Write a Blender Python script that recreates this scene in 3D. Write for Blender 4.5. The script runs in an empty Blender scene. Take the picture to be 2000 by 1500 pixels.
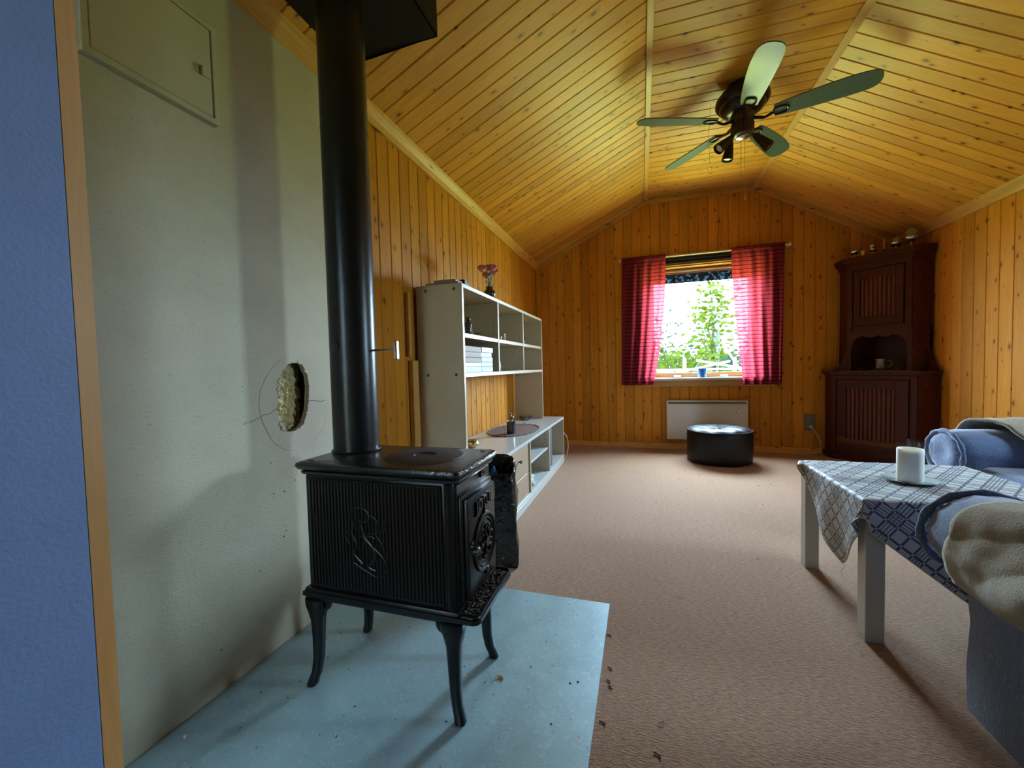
import bpy, bmesh, math, random
from mathutils import Matrix, Vector, noise
R=math.radians; PI=math.pi
random.seed(7)
sc=bpy.context.scene
C=sc.collection
# ---------------------------------------------------------------- camera
cam=bpy.data.cameras.new('camera'); co=bpy.data.objects.new('camera',cam); C.objects.link(co)
yaw,pit,rol=.3079,.0394,-.0246
fw=Vector((-math.sin(yaw)*math.cos(pit),math.cos(yaw)*math.cos(pit),-math.sin(pit)))
rt=Vector((math.cos(yaw),math.sin(yaw),0)); up=rt.cross(fw)
r2=math.cos(rol)*rt+math.sin(rol)*up; u2=-math.sin(rol)*rt+math.cos(rol)*up
co.matrix_world=Matrix(((r2.x,u2.x,-fw.x,0),(r2.y,u2.y,-fw.y,0),(r2.z,u2.z,-fw.z,.88),(0,0,0,1)))
cam.lens=14.35; cam.sensor_width=36; cam.clip_start=.02
sc.camera=co
# ---------------------------------------------------------------- world, light, exposure
vs=sc.view_settings; vs.view_transform='Standard'; vs.look='None'; vs.gamma=1; vs.use_curve_mapping=False
vs.exposure=2.55
SKY=17.0; GROUND=9.5
w=bpy.data.worlds.new('world'); sc.world=w; w.use_nodes=True
nt=w.node_tree; nt.nodes.clear()
N=nt.nodes.new; L=nt.links.new
tc=N('ShaderNodeTexCoord'); sp=N('ShaderNodeSeparateXYZ'); L(tc.outputs['Generated'],sp.inputs[0])
mr=N('ShaderNodeMapRange'); mr.inputs[1].default_value=-.06; mr.inputs[2].default_value=.05; L(sp.outputs['Z'],mr.inputs[0])
mx=N('ShaderNodeMix'); mx.data_type='RGBA'; L(mr.outputs[0],mx.inputs[0])
mx.inputs[6].default_value=(.47*GROUND,.65*GROUND,.17*GROUND,1); mx.inputs[7].default_value=(.70*SKY,.96*SKY,1.22*SKY,1)
bg=N('ShaderNodeBackground'); L(mx.outputs[2],bg.inputs[0]); wo=N('ShaderNodeOutputWorld'); L(bg.outputs[0],wo.inputs[0])
def portal(name,loc,rot,sx,sy):
    l=bpy.data.lights.new(name,'AREA'); l.shape='RECTANGLE'; l.size=sx; l.size_y=sy
    o=bpy.data.objects.new(name,l); C.objects.link(o); o.location=loc; o.rotation_euler=rot
    l.cycles.is_portal=True
portal('window_light_portal',(.555,4.78,1.3),(R(-90),0,0),1.15,1.3)
portal('side_window_light_portal',(2.42,1.93,1.22),(R(90),0,R(90)),.42,.48)
# ---------------------------------------------------------------- materials
def newmat(name):
    m=bpy.data.materials.new(name); m.use_nodes=True; n=m.node_tree
    return m,n,n.nodes['Principled BSDF']
def setp(b,**k):
    for a,v in k.items():
        a=a.replace('_',' ')
        b.inputs[a].default_value=v
def rgba(c): return (c[0],c[1],c[2],1)
class G:
    """tiny node helper"""
    def __init__(s,nt): s.n=nt
    def new(s,t,**k):
        x=s.n.nodes.new(t)
        for a,v in k.items(): setattr(x,a,v)
        return x
    def link(s,a,b): s.n.links.new(a,b)
    def m(s,op,a,b=None,c=None):
        x=s.new('ShaderNodeMath',operation=op)
        for i,v in enumerate((a,b,c)):
            if v is None: continue
            if isinstance(v,(int,float)): x.inputs[i].default_value=v
            else: s.link(v,x.inputs[i])
        return x.outputs[0]
    def mix(s,f,a,b,mode='MIX'):
        x=s.new('ShaderNodeMix',data_type='RGBA',blend_type=mode)
        for i,v in ((0,f),(6,a),(7,b)):
            if isinstance(v,(int,float)): x.inputs[i].default_value=v
            elif isinstance(v,tuple): x.inputs[i].default_value=rgba(v)
            else: s.link(v,x.inputs[i])
        return x.outputs[2]
    def noise(s,vec,scale,detail=3,rough=.5,dist=0):
        x=s.new('ShaderNodeTexNoise'); x.inputs['Scale'].default_value=scale; x.inputs['Detail'].default_value=detail
        x.inputs['Roughness'].default_value=rough; x.inputs['Distortion'].default_value=dist
        if vec is not None: s.link(vec,x.inputs['Vector'])
        return x.outputs['Fac']
    def mapv(s,vec,loc=(0,0,0),scale=(1,1,1),rot=(0,0,0)):
        x=s.new('ShaderNodeMapping'); x.inputs['Location'].default_value=loc; x.inputs['Scale'].default_value=scale; x.inputs['Rotation'].default_value=rot
        s.link(vec,x.inputs['Vector']); return x.outputs[0]
    def ramp(s,f,pts):
        x=s.new('ShaderNodeValToRGB'); e=x.color_ramp.elements
        while len(e)<len(pts): e.new(.5)
        for i,(p,c) in enumerate(pts): e[i].position=p; e[i].color=rgba(c) if len(c)==3 else c
        s.link(f,x.inputs[0]); return x.outputs[0]
    def bump(s,h,b,strength=.3,dist=.005):
        x=s.new('ShaderNodeBump'); x.inputs['Strength'].default_value=strength; x.inputs['Distance'].default_value=dist
        s.link(h,x.inputs['Height']); s.link(x.outputs[0],b.inputs['Normal'])
    def obj(s): return s.new('ShaderNodeTexCoord').outputs['Object']
def plain(name,col,rough=.5,metal=0,spec=.5,var=.06,nscale=12,bump=0,bscale=60,bdist=.002,coat=0,**k):
    m,n,b=newmat(name); g=G(n); v=g.obj()
    f=g.noise(v,nscale,4)
    c=tuple(col)
    col2=g.mix(f,tuple(x*(1-var*2) for x in c),tuple(min(1,x*(1+var*2)) for x in c))
    g.link(col2,b.inputs['Base Color'])
    setp(b,Roughness=rough,Metallic=metal); b.inputs['Specular IOR Level'].default_value=spec
    if coat: b.inputs['Coat Weight'].default_value=coat; b.inputs['Coat Roughness'].default_value=.1
    for a,vv in k.items(): b.inputs[a.replace('_',' ')].default_value=vv
    if bump: g.bump(g.noise(v,bscale,4),b,bump,bdist)
    return m
def wood(name,c1,c2,axis='Z',rough=.42,knots=1.0,knotcol=(.13,.035,.008),var=.32,gs=1.0,spec=.30):
    m,n,b=newmat(name); g=G(n); v=g.obj()
    oi=g.new('ShaderNodeObjectInfo').outputs['Random']
    off=g.new('ShaderNodeCombineXYZ'); 
    for i,k in enumerate((17.3,31.7,47.9)): g.link(g.m('MULTIPLY',oi,k),off.inputs[i])
    va=g.new('ShaderNodeVectorMath',operation='ADD'); g.link(v,va.inputs[0]); g.link(off.outputs[0],va.inputs[1])
    v=va.outputs[0]
    sep=g.new('ShaderNodeSeparateXYZ'); g.link(v,sep.inputs[0])
    ax='XYZ'.index(axis); ot=[i for i in range(3) if i!=ax]
    along=sep.outputs[ax]; cr=g.m('ADD',sep.outputs[ot[0]],g.m('MULTIPLY',sep.outputs[ot[1]],1.0))
    cv=g.new('ShaderNodeCombineXYZ'); g.link(cr,cv.inputs[0]); g.link(along,cv.inputs[1])
    v2=cv.outputs[0]
    # wandering so the grain flows round knots
    wob=g.noise(g.mapv(v2,scale=(14,2.2,1)),1,2)
    gx=g.m('ADD',g.m('MULTIPLY',cr,38*gs),g.m('MULTIPLY',wob,5.0))
    gv=g.new('ShaderNodeCombineXYZ'); g.link(gx,gv.inputs[0]); g.link(g.m('MULTIPLY',along,1.6),gv.inputs[1])
    grain=g.noise(gv.outputs[0],1.6,4,.6)
    fine=g.noise(g.mapv(v2,scale=(420,7,1)),1,2)
    col=g.mix(g.ramp(grain,[(.32,(0,0,0)),(.68,(1,1,1))]),c1,c2)
    col=g.mix(g.m('MULTIPLY',fine,.25),col,tuple(x*.6 for x in c1))
    val=g.m('ADD',1-var/2,g.m('MULTIPLY',oi,var))
    hs=g.new('ShaderNodeHueSaturation'); g.link(val,hs.inputs['Value']); g.link(col,hs.inputs['Color']); col=hs.outputs[0]
    if knots:
        vo=g.new('ShaderNodeTexVoronoi',voronoi_dimensions='2D'); vo.inputs['Scale'].default_value=1; vo.inputs['Randomness'].default_value=1
        g.link(g.mapv(v2,scale=(13,7.5*knots,1)),vo.inputs['Vector'])
        d=vo.outputs['Distance']; sc_=g.new('ShaderNodeSeparateColor'); g.link(vo.outputs['Color'],sc_.inputs[0])
        rad=g.m('MULTIPLY',g.m('SUBTRACT',sc_.outputs[0],.42),.21)
        k=g.m('SUBTRACT',1,g.m('DIVIDE',d,g.m('MAXIMUM',rad,.0001)))   # >0 inside
        kin=g.m('MINIMUM',g.m('MULTIPLY',g.m('MAXIMUM',k,0),3),1)
        halo=g.m('MULTIPLY',g.m('MAXIMUM',g.m('SUBTRACT',1,g.m('DIVIDE',d,g.m('MAXIMUM',g.m('MULTIPLY',rad,2.6),.0001))),0),.65)
        col=g.mix(halo,col,tuple(x*.42 for x in c1)); col=g.mix(g.m('MULTIPLY',kin,.9),col,knotcol)
    b.inputs['Specular IOR Level'].default_value=spec
    g.link(col,b.inputs['Base Color'])
    g.link(g.m('ADD',rough-.06,g.m('MULTIPLY',grain,.14)),b.inputs['Roughness'])
    g.bump(g.m('ADD',grain,g.m('MULTIPLY',fine,.4)),b,.12,.001)
    return m
M={}
M['pine']=wood('lacquered_pine',(.49,.182,.012),(.61,.262,.027),rough=.60,spec=.16)
M['pine_c']=wood('ceiling_pine',(.54,.230,.022),(.66,.32,.050),rough=.46)
for a in 'XYZ': M['trim'+a]=wood('pine_trim_'+a,(.52,.25,.05),(.66,.36,.10),axis=a,knots=.5,gs=.8)
M['windowwood']=wood('stained_window_wood',(.30,.12,.035),(.42,.19,.06),axis='X',knots=0)
M['cabinet']=wood('stained_cabinet_wood',(.044,.005,.003),(.075,.011,.006),axis='Z',rough=.38,knots=.45,var=.1)
M['cabinet_rib']=wood('stained_rib_wood',(.095,.026,.014),(.15,.048,.026),axis='Z',rough=.38,knots=0,var=.1)
M['gap']=plain('dark_backing_board',(.03,.014,.006),.9)
M['post']=wood('corner_post_pine',(.55,.28,.09),(.66,.38,.15),axis='Z',knots=0)
# carpet
def carpet():
    m,n,b=newmat('rust_brown_loop_carpet'); g=G(n); v=g.obj()
    a=g.noise(g.mapv(v,rot=(0,0,R(24)),scale=(55,260,1)),1,3,.65)
    a2=g.noise(v,420,2); big=g.noise(v,1.6,3); mid=g.noise(v,9,3)
    c=g.mix(g.ramp(a,[(.3,(0,0,0)),(.7,(1,1,1))]),(.17,.082,.042),(.58,.345,.20))
    c=g.mix(g.m('MULTIPLY',big,.35),c,(.42,.25,.15)); c=g.mix(g.m('MULTIPLY',mid,.25),c,(.25,.145,.088))
    g.link(c,b.inputs['Base Color']); setp(b,Roughness=.95); b.inputs['Specular IOR Level'].default_value=.15
    b.inputs['Sheen Weight'].default_value=.25; b.inputs['Sheen Roughness'].default_value=.5
    g.bump(g.m('ADD',a,g.m('MULTIPLY',a2,.5)),b,.9,.004); return m
M['carpet']=carpet()
def board():
    m,n,b=newmat('bare_fibre_cement_board'); g=G(n); v=g.obj()
    a=g.noise(g.mapv(v,scale=(1,60,160)),1,4,.7); s=g.noise(v,7,4,.6); sp_=g.noise(v,260,2)
    c=g.mix(s,(.42,.385,.28),(.57,.525,.40)); c=g.mix(g.ramp(a,[(.60,(0,0,0)),(.72,(1,1,1))]),c,(.36,.33,.25))
    c=g.mix(g.ramp(sp_,[(.70,(0,0,0)),(.76,(1,1,1))]),c,(.62,.60,.54))
    # soot and water stains round the old flue hole
    sep=g.new('ShaderNodeSeparateXYZ'); g.link(v,sep.inputs[0])
    dy=g.m('SUBTRACT',sep.outputs[1],1.13); dz=g.m('MULTIPLY',g.m('SUBTRACT',sep.outputs[2],.70),.6)
    dd=g.m('ADD',g.m('SQRT',g.m('ADD',g.m('MULTIPLY',dy,dy),g.m('MULTIPLY',dz,dz))),g.m('MULTIPLY',g.noise(v,9,4),.12))
    c=g.mix(g.m('MULTIPLY',g.ramp(dd,[(.10,(1,1,1)),(.24,(0,0,0))]),.55),c,(.36,.28,.235))
    g.link(c,b.inputs['Base Color']); setp(b,Roughness=.85); b.inputs['Specular IOR Level'].default_value=.25
    g.bump(g.m('ADD',a,sp_),b,.35,.002); return m
M['board']=board()
M['blue']=plain('blue_textured_paint',(.20,.31,.58),.6,var=.07,nscale=14,bump=.25,bscale=260,bdist=.001)
M['iron']=plain('black_enamelled_cast_iron',(.005,.005,.005),.33,spec=.3,bump=.35,bscale=140,bdist=.0012)
M['ironhammered']=plain('hammered_black_top_plate',(.013,.013,.014),.26,spec=.6,bump=.9,bscale=95,bdist=.0022)
M['ironrough']=plain('rusty_cooking_plate',(.030,.020,.018),.62,var=.3,nscale=22,bump=.4,bscale=120)
M['pipe']=plain('blued_steel_flue_pipe',(.008,.008,.009),.30,spec=.35,var=.3,nscale=30,bump=.25,bscale=110,bdist=.001)
M['blackmetal']=plain('matt_black_sheet_metal',(.012,.011,.010),.7,spec=.2)
M['steel']=plain('brushed_steel',(.55,.55,.53),.3,metal=1)
M['zinc']=None
def zinc():
    m,n,b=newmat('scratched_zinc_sheet'); g=G(n); v=g.obj()
    a=g.noise(v,14,5,.65); s=g.noise(g.mapv(v,scale=(90,700,1),rot=(0,0,.6)),1,3,.7); bl=g.noise(v,120,3)
    c=g.mix(a,(.26,.42,.48),(.40,.57,.62)); c=g.mix(g.ramp(bl,[(.55,(0,0,0)),(.85,(1,1,1))]),c,(.56,.66,.68))
    c=g.mix(g.ramp(g.noise(v,75,2),[(.73,(0,0,0)),(.76,(1,1,1))]),c,(.10,.12,.12))
    g.link(c,b.inputs['Base Color']); setp(b,Metallic=.35); b.inputs['Specular IOR Level'].default_value=.5
    g.link(g.m('ADD',.34,g.m('MULTIPLY',a,.25)),b.inputs['Roughness']); g.bump(g.m('ADD',s,a),b,.12,.002); return m
M['zinc']=zinc()
M['ash']=plain('charcoal_crumbs',(.045,.034,.027),.9,var=.45,nscale=60)
M['insul']=plain('yellow_mineral_wool',(.66,.56,.27),.95,var=.2,nscale=40,bump=1,bscale=90,bdist=.02)
M['white']=plain('white_laminate',(.48,.40,.275),.32,spec=.5,var=.03)
M['whitebright']=plain('white_melamine_bench',(.52,.55,.54),.22,spec=.5,var=.02)
M['cream']=plain('cream_painted_panel',(.50,.47,.36),.5,var=.04)
M['plug']=plain('dark_screw_cap',(.03,.02,.02),.5)
M['brownfront']=plain('beige_drawer_front',(.34,.25,.17),.4)
M['greypanel']=plain('dark_grey_cloth_panel',(.085,.10,.11),.8,bump=.3,bscale=300)
M['rad']=plain('white_enamel_heater',(.60,.58,.52),.35,var=.02)
M['slot']=plain('dark_grille',(.02,.02,.02),.6)
M['leather']=plain('black_leather',(.005,.005,.006),.48,spec=.30,bump=.35,bscale=230,bdist=.001)
M['candle']=plain('ivory_wax',(.93,.93,.86),.45,var=.02,Subsurface_Weight=1.0,Subsurface_Radius=(.08,.075,.06))
M['greyplastic']=plain('grey_socket_plastic',(.13,.13,.10),.4)
M['whiteplastic']=plain('white_plastic',(.55,.53,.47),.4)
M['cable']=plain('off_white_cable',(.55,.51,.44),.45)
M['bronze']=plain('dark_bronze_fan_metal',(.045,.032,.027),.30,metal=.75,var=.08)
M['bronze2']=plain('ribbed_dark_brown_metal',(.050,.032,.026),.34,metal=.5)
M['brass']=plain('brass',(.62,.50,.24),.28,metal=1)
M['nickel']=plain('pale_nickel_plate',(.62,.60,.52),.25,metal=1)
M['bladedark']=plain('satin_fan_blade_finish',(.070,.115,.100),.36,spec=.45,var=.03,coat=.12)
M['bulb']=plain('frosted_bulb',(.75,.73,.65),.3)
M['vase']=plain('dark_stoneware_glaze',(.018,.012,.018),.2,spec=.7)
M['petal']=plain('pink_silk_petal',(.80,.22,.27),.7,var=.25,nscale=60)
M['leaf']=plain('dark_green_leaf',(.045,.08,.03),.6,var=.3)
M['stem']=plain('green_stem',(.07,.11,.035),.6)
M['redbook']=plain('red_book_cloth',(.24,.03,.02),.6)
M['brownbook']=plain('brown_book_cloth',(.20,.13,.09),.6)
M['paper']=plain('page_block_paper',(.20,.18,.14),.8)
M['whitebook']=plain('pale_book_binding',(.15,.165,.19),.45)
M['darkfig']=plain('dark_carved_figure',(.02,.018,.02),.35)
M['doily']=plain('brown_crochet_yarn',(.10,.068,.062),.9,var=1.6,nscale=110,bump=1,bscale=150,bdist=.006)
M['blackbag']=plain('glossy_black_plastic_bag',(.005,.005,.006),.20,spec=.6,bump=.9,bscale=26,bdist=.02)
M['blueplastic']=plain('blue_plastic_liner',(.02,.16,.42),.4,Emission_Strength=0)
M['bluepot']=plain('blue_glazed_pot',(.015,.09,.30),.2)
M['purecloth']=plain('patterned_tea_cloth',(.45,.50,.52),.8,var=.5,nscale=45)
M['reddot']=plain('red_plastic',(.5,.03,.03),.4)
M['pewter']=plain('old_pewter',(.20,.18,.16),.35,metal=.8)
M['lace']=plain('pale_lace',(.32,.25,.18),.9)
M['whitepaint']=plain('white_table_paint',(.56,.55,.48),.4,var=.02)
M['outwhite']=plain('white_weathered_wood',(.75,.75,.72),.6)
M['siding']=plain('white_sill_paint',(.60,.60,.56),.5)
M['bark']=plain('grey_bark',(.010,.012,.012),.9)
def glassy(name,tint=(1,1,1),refl=.12,rough=.02):
    m,n,b=newmat(name); g=G(n); n.nodes.remove(b)
    t=g.new('ShaderNodeBsdfTransparent'); t.inputs[0].default_value=rgba(tint)
    s=g.new('ShaderNodeBsdfGlossy'); s.inputs['Roughness'].default_value=rough
    lw=g.new('ShaderNodeLayerWeight'); lw.inputs[0].default_value=.35
    f=g.m('MINIMUM',g.m('ADD',refl*.3,g.m('MULTIPLY',lw.outputs['Fresnel'],refl*3)),1)
    x=g.new('ShaderNodeMixShader'); g.link(f,x.inputs[0]); g.link(t.outputs[0],x.inputs[1]); g.link(s.outputs[0],x.inputs[2])
    g.link(x.outputs[0],n.nodes['Material Output'].inputs[0]); return m
M['glass']=glassy('clear_window_glass',(.97,.99,.98),.06)
M['glassware']=glassy('clear_glassware',(.88,.90,.90),.30)
M['faintglass']=glassy('thin_clear_glass',(.96,.97,.97),.045)
def leafmat(name,c,tr=.5):
    m,n,b=newmat(name); g=G(n); v=g.obj()
    col=g.mix(g.noise(v,3,3),tuple(x*.55 for x in c),tuple(min(1,x*1.4) for x in c))
    n.nodes.remove(b); d=g.new('ShaderNodeBsdfDiffuse'); t=g.new('ShaderNodeBsdfTranslucent')
    g.link(col,d.inputs[0]); g.link(col,t.inputs[0]); x=g.new('ShaderNodeMixShader'); x.inputs[0].default_value=tr
    g.link(d.outputs[0],x.inputs[1]); g.link(t.outputs[0],x.inputs[2]); g.link(x.outputs[0],n.nodes['Material Output'].inputs[0]); return m
M['gleaf']=leafmat('yellow_green_leaf',(.0155,.021,.0022)); M['gleaf2']=leafmat('pale_shrub_leaf',(.006,.0125,.009))  # two leaf colours: yellow-green and grey-green
def curtain_mat():
    m,n,b=newmat('red_striped_cotton'); g=G(n); v=g.new('ShaderNodeTexCoord').outputs['UV']
    sep=g.new('ShaderNodeSeparateXYZ'); g.link(v,sep.inputs[0]); z=sep.outputs[1]
    wv=g.m('ADD',z,g.m('MULTIPLY',g.noise(v,14,2),.012))
    st=g.m('PINGPONG',g.m('MULTIPLY',wv,27),.5)   # 0..0.5
    line=g.ramp(st,[(.06,(1,1,1)),(.13,(0,0,0))])
    sp2=g.m('PINGPONG',g.m('ADD',g.m('MULTIPLY',wv,54),.2),.5); line2=g.ramp(sp2,[(.04,(1,1,1)),(.1,(0,0,0))])
    weave=g.noise(g.mapv(v,scale=(900,900,1)),1,1)
    base=g.mix(weave,(.12,.018,.030),(.19,.035,.048)); c=g.mix(line,base,(.05,.006,.014)); c=g.mix(g.m('MULTIPLY',line2,.4),c,(.10,.012,.02))
    n.nodes.remove(b); d=g.new('ShaderNodeBsdfDiffuse'); t=g.new('ShaderNodeBsdfTranslucent')
    ct=g.mix(line,(.42,.036,.055),(.09,.006,.012)); ct=g.mix(g.m('MULTIPLY',line2,.45),ct,(.2,.02,.03))
    g.link(c,d.inputs[0]); g.link(ct,t.inputs[0]); x=g.new('ShaderNodeMixShader'); x.inputs[0].default_value=.38
    g.link(d.outputs[0],x.inputs[1]); g.link(t.outputs[0],x.inputs[2])
    tr=g.new('ShaderNodeBsdfTransparent'); tr.inputs[0].default_value=(1,.55,.6,1)
    y=g.new('ShaderNodeMixShader'); g.link(g.m('MULTIPLY',g.m('SUBTRACT',1,line),.010),y.inputs[0]); g.link(x.outputs[0],y.inputs[1]); g.link(tr.outputs[0],y.inputs[2])
    g.link(y.outputs[0],n.nodes['Material Output'].inputs[0]); return m
M['curtain']=curtain_mat()
def cloth_mat():
    m,n,b=newmat('blue_white_overshot_weave'); g=G(n); v=g.new('ShaderNodeTexCoord').outputs['UV']
    sep=g.new('ShaderNodeSeparateXYZ'); g.link(v,sep.inputs[0])
    per=.112
    def bands(c):
        t=g.m('FRACT',g.m('DIVIDE',c,per))
        def ln(p,wd): return g.m('LESS_THAN',g.m('ABSOLUTE',g.m('SUBTRACT',t,p)),wd)
        big=g.m('MAXIMUM',ln(.36,.032),ln(.02,.028)); big=g.m('MAXIMUM',big,ln(.70,.028))
        thin=g.m('MAXIMUM',ln(.78,.014),ln(.86,.020)); thin=g.m('MAXIMUM',thin,ln(.94,.014))
        return big,thin
    a,at=bands(sep.outputs[0]); c,ct=bands(sep.outputs[1])
    both=g.m('MULTIPLY',a,c)
    f=g.m('SUBTRACT',g.m('MAXIMUM',a,c),g.m('MULTIPLY',both,.8)); f=g.m('MAXIMUM',f,g.m('MULTIPLY',g.m('MAXIMUM',at,ct),.8))
    thr=g.noise(g.mapv(v,scale=(900,900,1)),1,1)
    col=g.mix(thr,(.50,.53,.53),(.62,.65,.64)); col=g.mix(g.m('MULTIPLY',f,.93),col,(.035,.055,.11))
    g.link(col,b.inputs['Base Color']); setp(b,Roughness=.5); b.inputs['Specular IOR Level'].default_value=.5
    g.bump(g.m('ADD',thr,f),b,.3,.001); return m
M['cloth']=cloth_mat()
def velvet():
    m,n,b=newmat('slate_blue_chenille'); g=G(n); v=g.obj()
    a=g.noise(g.mapv(v,scale=(60,60,14)),1,4,.65); f=g.noise(g.mapv(v,scale=(330,330,80)),1,3,.7)
    c=g.mix(a,(.085,.125,.235),(.15,.21,.36)); c=g.mix(g.ramp(f,[(.52,(0,0,0)),(.72,(1,1,1))]),c,(.27,.34,.47))
    g.link(c,b.inputs['Base Color']); setp(b,Roughness=.85); b.inputs['Specular IOR Level'].default_value=.2
    b.inputs['Sheen Weight'].default_value=.5; b.inputs['Sheen Roughness'].default_value=.4
    g.bump(g.m('ADD',a,f),b,.5,.002); return m
M['velvet']=velvet()
def fleece():
    m,n,b=newmat('beige_fleece'); g=G(n); v=g.obj()
    a=g.noise(v,22,4,.6); f=g.noise(v,190,3,.75)
    c=g.mix(a,(.54,.46,.31),(.68,.59,.42)); c=g.mix(f,tuple(x*.7 for x in (.62,.53,.37)),c)
    g.link(c,b.inputs['Base Color']); setp(b,Roughness=1); b.inputs['Specular IOR Level'].default_value=.1
    b.inputs['Sheen Weight'].default_value=.4
    g.bump(f,b,1,.009); return m
M['fleece']=fleece()
def film():
    m,n,b=newmat('leaf_patterned_window_film'); g=G(n); v=g.obj(); n.nodes.remove(b)
    f=g.ramp(g.noise(g.mapv(v,scale=(1,1,1.3)),26,3,.6),[(.50,(0,0,0)),(.56,(1,1,1))])
    d=g.new('ShaderNodeBsdfDiffuse'); d.inputs[0].default_value=(.03,.04,.05,1)
    t=g.new('ShaderNodeBsdfTranslucent'); t.inputs[0].default_value=(.05,.075,.10,1)
    x=g.new('ShaderNodeMixShader'); g.link(f,x.inputs[0]); g.link(d.outputs[0],x.inputs[1]); g.link(t.outputs[0],x.inputs[2])
    g.link(x.outputs[0],n.nodes['Material Output'].inputs[0]); return m
M['film']=film()
M['plateglass']=plain('pale_glass_dish',(.42,.50,.50),.12,spec=.6)
# ---------------------------------------------------------------- mesh helpers
def B(): return bmesh.new()
def box(bm,x0,x1,y0,y1,z0,z1,bev=0,seg=1,mat=None):
    vs_=[bm.verts.new((x,y,z)) for x in (x0,x1) for y in (y0,y1) for z in (z0,z1)]
    F=[(0,1,3,2),(4,6,7,5),(0,4,5,1),(2,3,7,6),(0,2,6,4),(1,5,7,3)]
    fs=[bm.faces.new([vs_[i] for i in f]) for f in F]
    if bev:
        es=list({e for f in fs for e in f.edges})
        r=bmesh.ops.bevel(bm,geom=es,offset=bev,segments=seg,affect='EDGES',profile=.5,clamp_overlap=True)
        vs_=list({v for f in r['faces'] for v in f.verts}|{v for v in vs_ if v.is_valid})
    if mat is not None: bmesh.ops.transform(bm,matrix=mat,verts=[v for v in vs_ if v.is_valid])
    return vs_
def basis(d):
    d=Vector(d).normalized(); a=Vector((0,0,1)) if abs(d.z)<.95 else Vector((1,0,0))
    u=d.cross(a).normalized(); v=d.cross(u).normalized(); return u,v
def ring(bm,c,u,v,r,n,r2=None):
    r2=r if r2 is None else r2
    return [bm.verts.new(Vector(c)+u*(r*math.cos(2*PI*i/n))+v*(r2*math.sin(2*PI*i/n))) for i in range(n)]
def skin(bm,rings,closed=True,cap=True):
    for a,b in zip(rings,rings[1:]):
        n=len(a)
        for i in range(n if closed else n-1):
            bm.faces.new((a[i],a[(i+1)%n],b[(i+1)%n],b[i]))
    if cap and closed:
        bm.faces.new(list(reversed(rings[0]))); bm.faces.new(rings[-1])
def cyl(bm,p,q,r,n=16,r2=None,cap=True):
    p,q=Vector(p),Vector(q); u,v=basis(q-p); skin(bm,[ring(bm,p,u,v,r,n),ring(bm,q,u,v,r if r2 is None else r2,n)],cap=cap)
def tube(bm,pts,r,n=8,cap=True):
    pts=[Vector(p) for p in pts]; rs=r if isinstance(r,(list,tuple)) else [r]*len(pts)
    u=None; rings=[]
    for i,p in enumerate(pts):
        d=(pts[min(i+1,len(pts)-1)]-pts[max(i-1,0)]).normalized()
        if u is None: u,_=basis(d)
        u=(u-d*u.dot(d)).normalized(); v=d.cross(u)
        rings.append(ring(bm,p,u,v,rs[i],n))
    skin(bm,rings,cap=cap)
def lathe(bm,prof,c=(0,0,0),n=24,axis=(0,0,1),cap=False):
    c=Vector(c); a=Vector(axis).normalized(); u,v=basis(a)
    rings=[ring(bm,c+a*z,u,v,max(r,1e-4),n) for r,z in prof]
    skin(bm,rings,cap=cap)
def prism(bm,poly,ax,t0,t1):
    """poly: 2-D points; ax: axis of extrusion 'x','y','z'"""
    def P(a,b,t): return {'x':(t,a,b),'y':(a,t,b),'z':(a,b,t)}[ax]
    A=[bm.verts.new(P(a,b,t0)) for a,b in poly]; Bv=[bm.verts.new(P(a,b,t1)) for a,b in poly]
    n=len(poly)
    bm.faces.new(A); bm.faces.new(list(reversed(Bv)))
    for i in range(n): bm.faces.new((A[i],Bv[i],Bv[(i+1)%n],A[(i+1)%n]))
def spl(pts,k=6):
    """Catmull-Rom through the points"""
    P=[Vector(p) for p in pts]; out=[]
    for i in range(len(P)-1):
        a=P[max(i-1,0)];b=P[i];c=P[i+1];d=P[min(i+2,len(P)-1)]
        for j in range(k):
            t=j/k; out.append(.5*((2*b)+(c-a)*t+(2*a-5*b+4*c-d)*t*t+(3*b-a-3*c+d)*t**3))
    out.append(P[-1]); return out
def arc(cx,cy,r,a0,a1,n):
    return [(cx+r*math.cos(R(a0+(a1-a0)*i/n)),cy+r*math.sin(R(a0+(a1-a0)*i/n))) for i in range(n+1)]
def meshdata(name,bm,mat,smooth=False,keepnorm=False):
    if not keepnorm: bmesh.ops.recalc_face_normals(bm,faces=bm.faces)
    me=bpy.data.meshes.new(name); bm.to_mesh(me); bm.free()
    if mat: me.materials.append(M[mat] if isinstance(mat,str) else mat)
    if smooth:
        me.polygons.foreach_set('use_smooth',[True]*len(me.polygons))
        if smooth!='all': me.set_sharp_from_angle(angle=R(smooth if smooth is not True else 38))
    return me
def tag(o,label=None,cat=None,group=None,kind=None):
    for k,v in (('label',label),('category',cat),('group',group),('kind',kind)):
        if v: o[k]=v
    return o
def thing(name,label,cat,loc=(0,0,0),rz=0,group=None,kind=None,local=False):
    """an Empty at the thing's base; parts are given in world coordinates unless local"""
    o=bpy.data.objects.new(name,None); o.empty_display_size=.05; C.objects.link(o); o.location=loc; o.rotation_euler=(0,0,rz)
    o['_l']=1 if local else 0
    return tag(o,label,cat,group,kind)
def part(name,bm,mat,parent=None,smooth=False,label=None,kind=None,mesh=None):
    me=mesh or meshdata(name,bm,mat,smooth)
    o=bpy.data.objects.new(name,me); C.objects.link(o)
    if parent:
        o.parent=parent
        if parent.type=='EMPTY' and not parent.get('_l'):
            o.matrix_parent_inverse=(Matrix.Translation(parent.location)@parent.rotation_euler.to_matrix().to_4x4()).inverted()
    return tag(o,label,None,None,kind)
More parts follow.
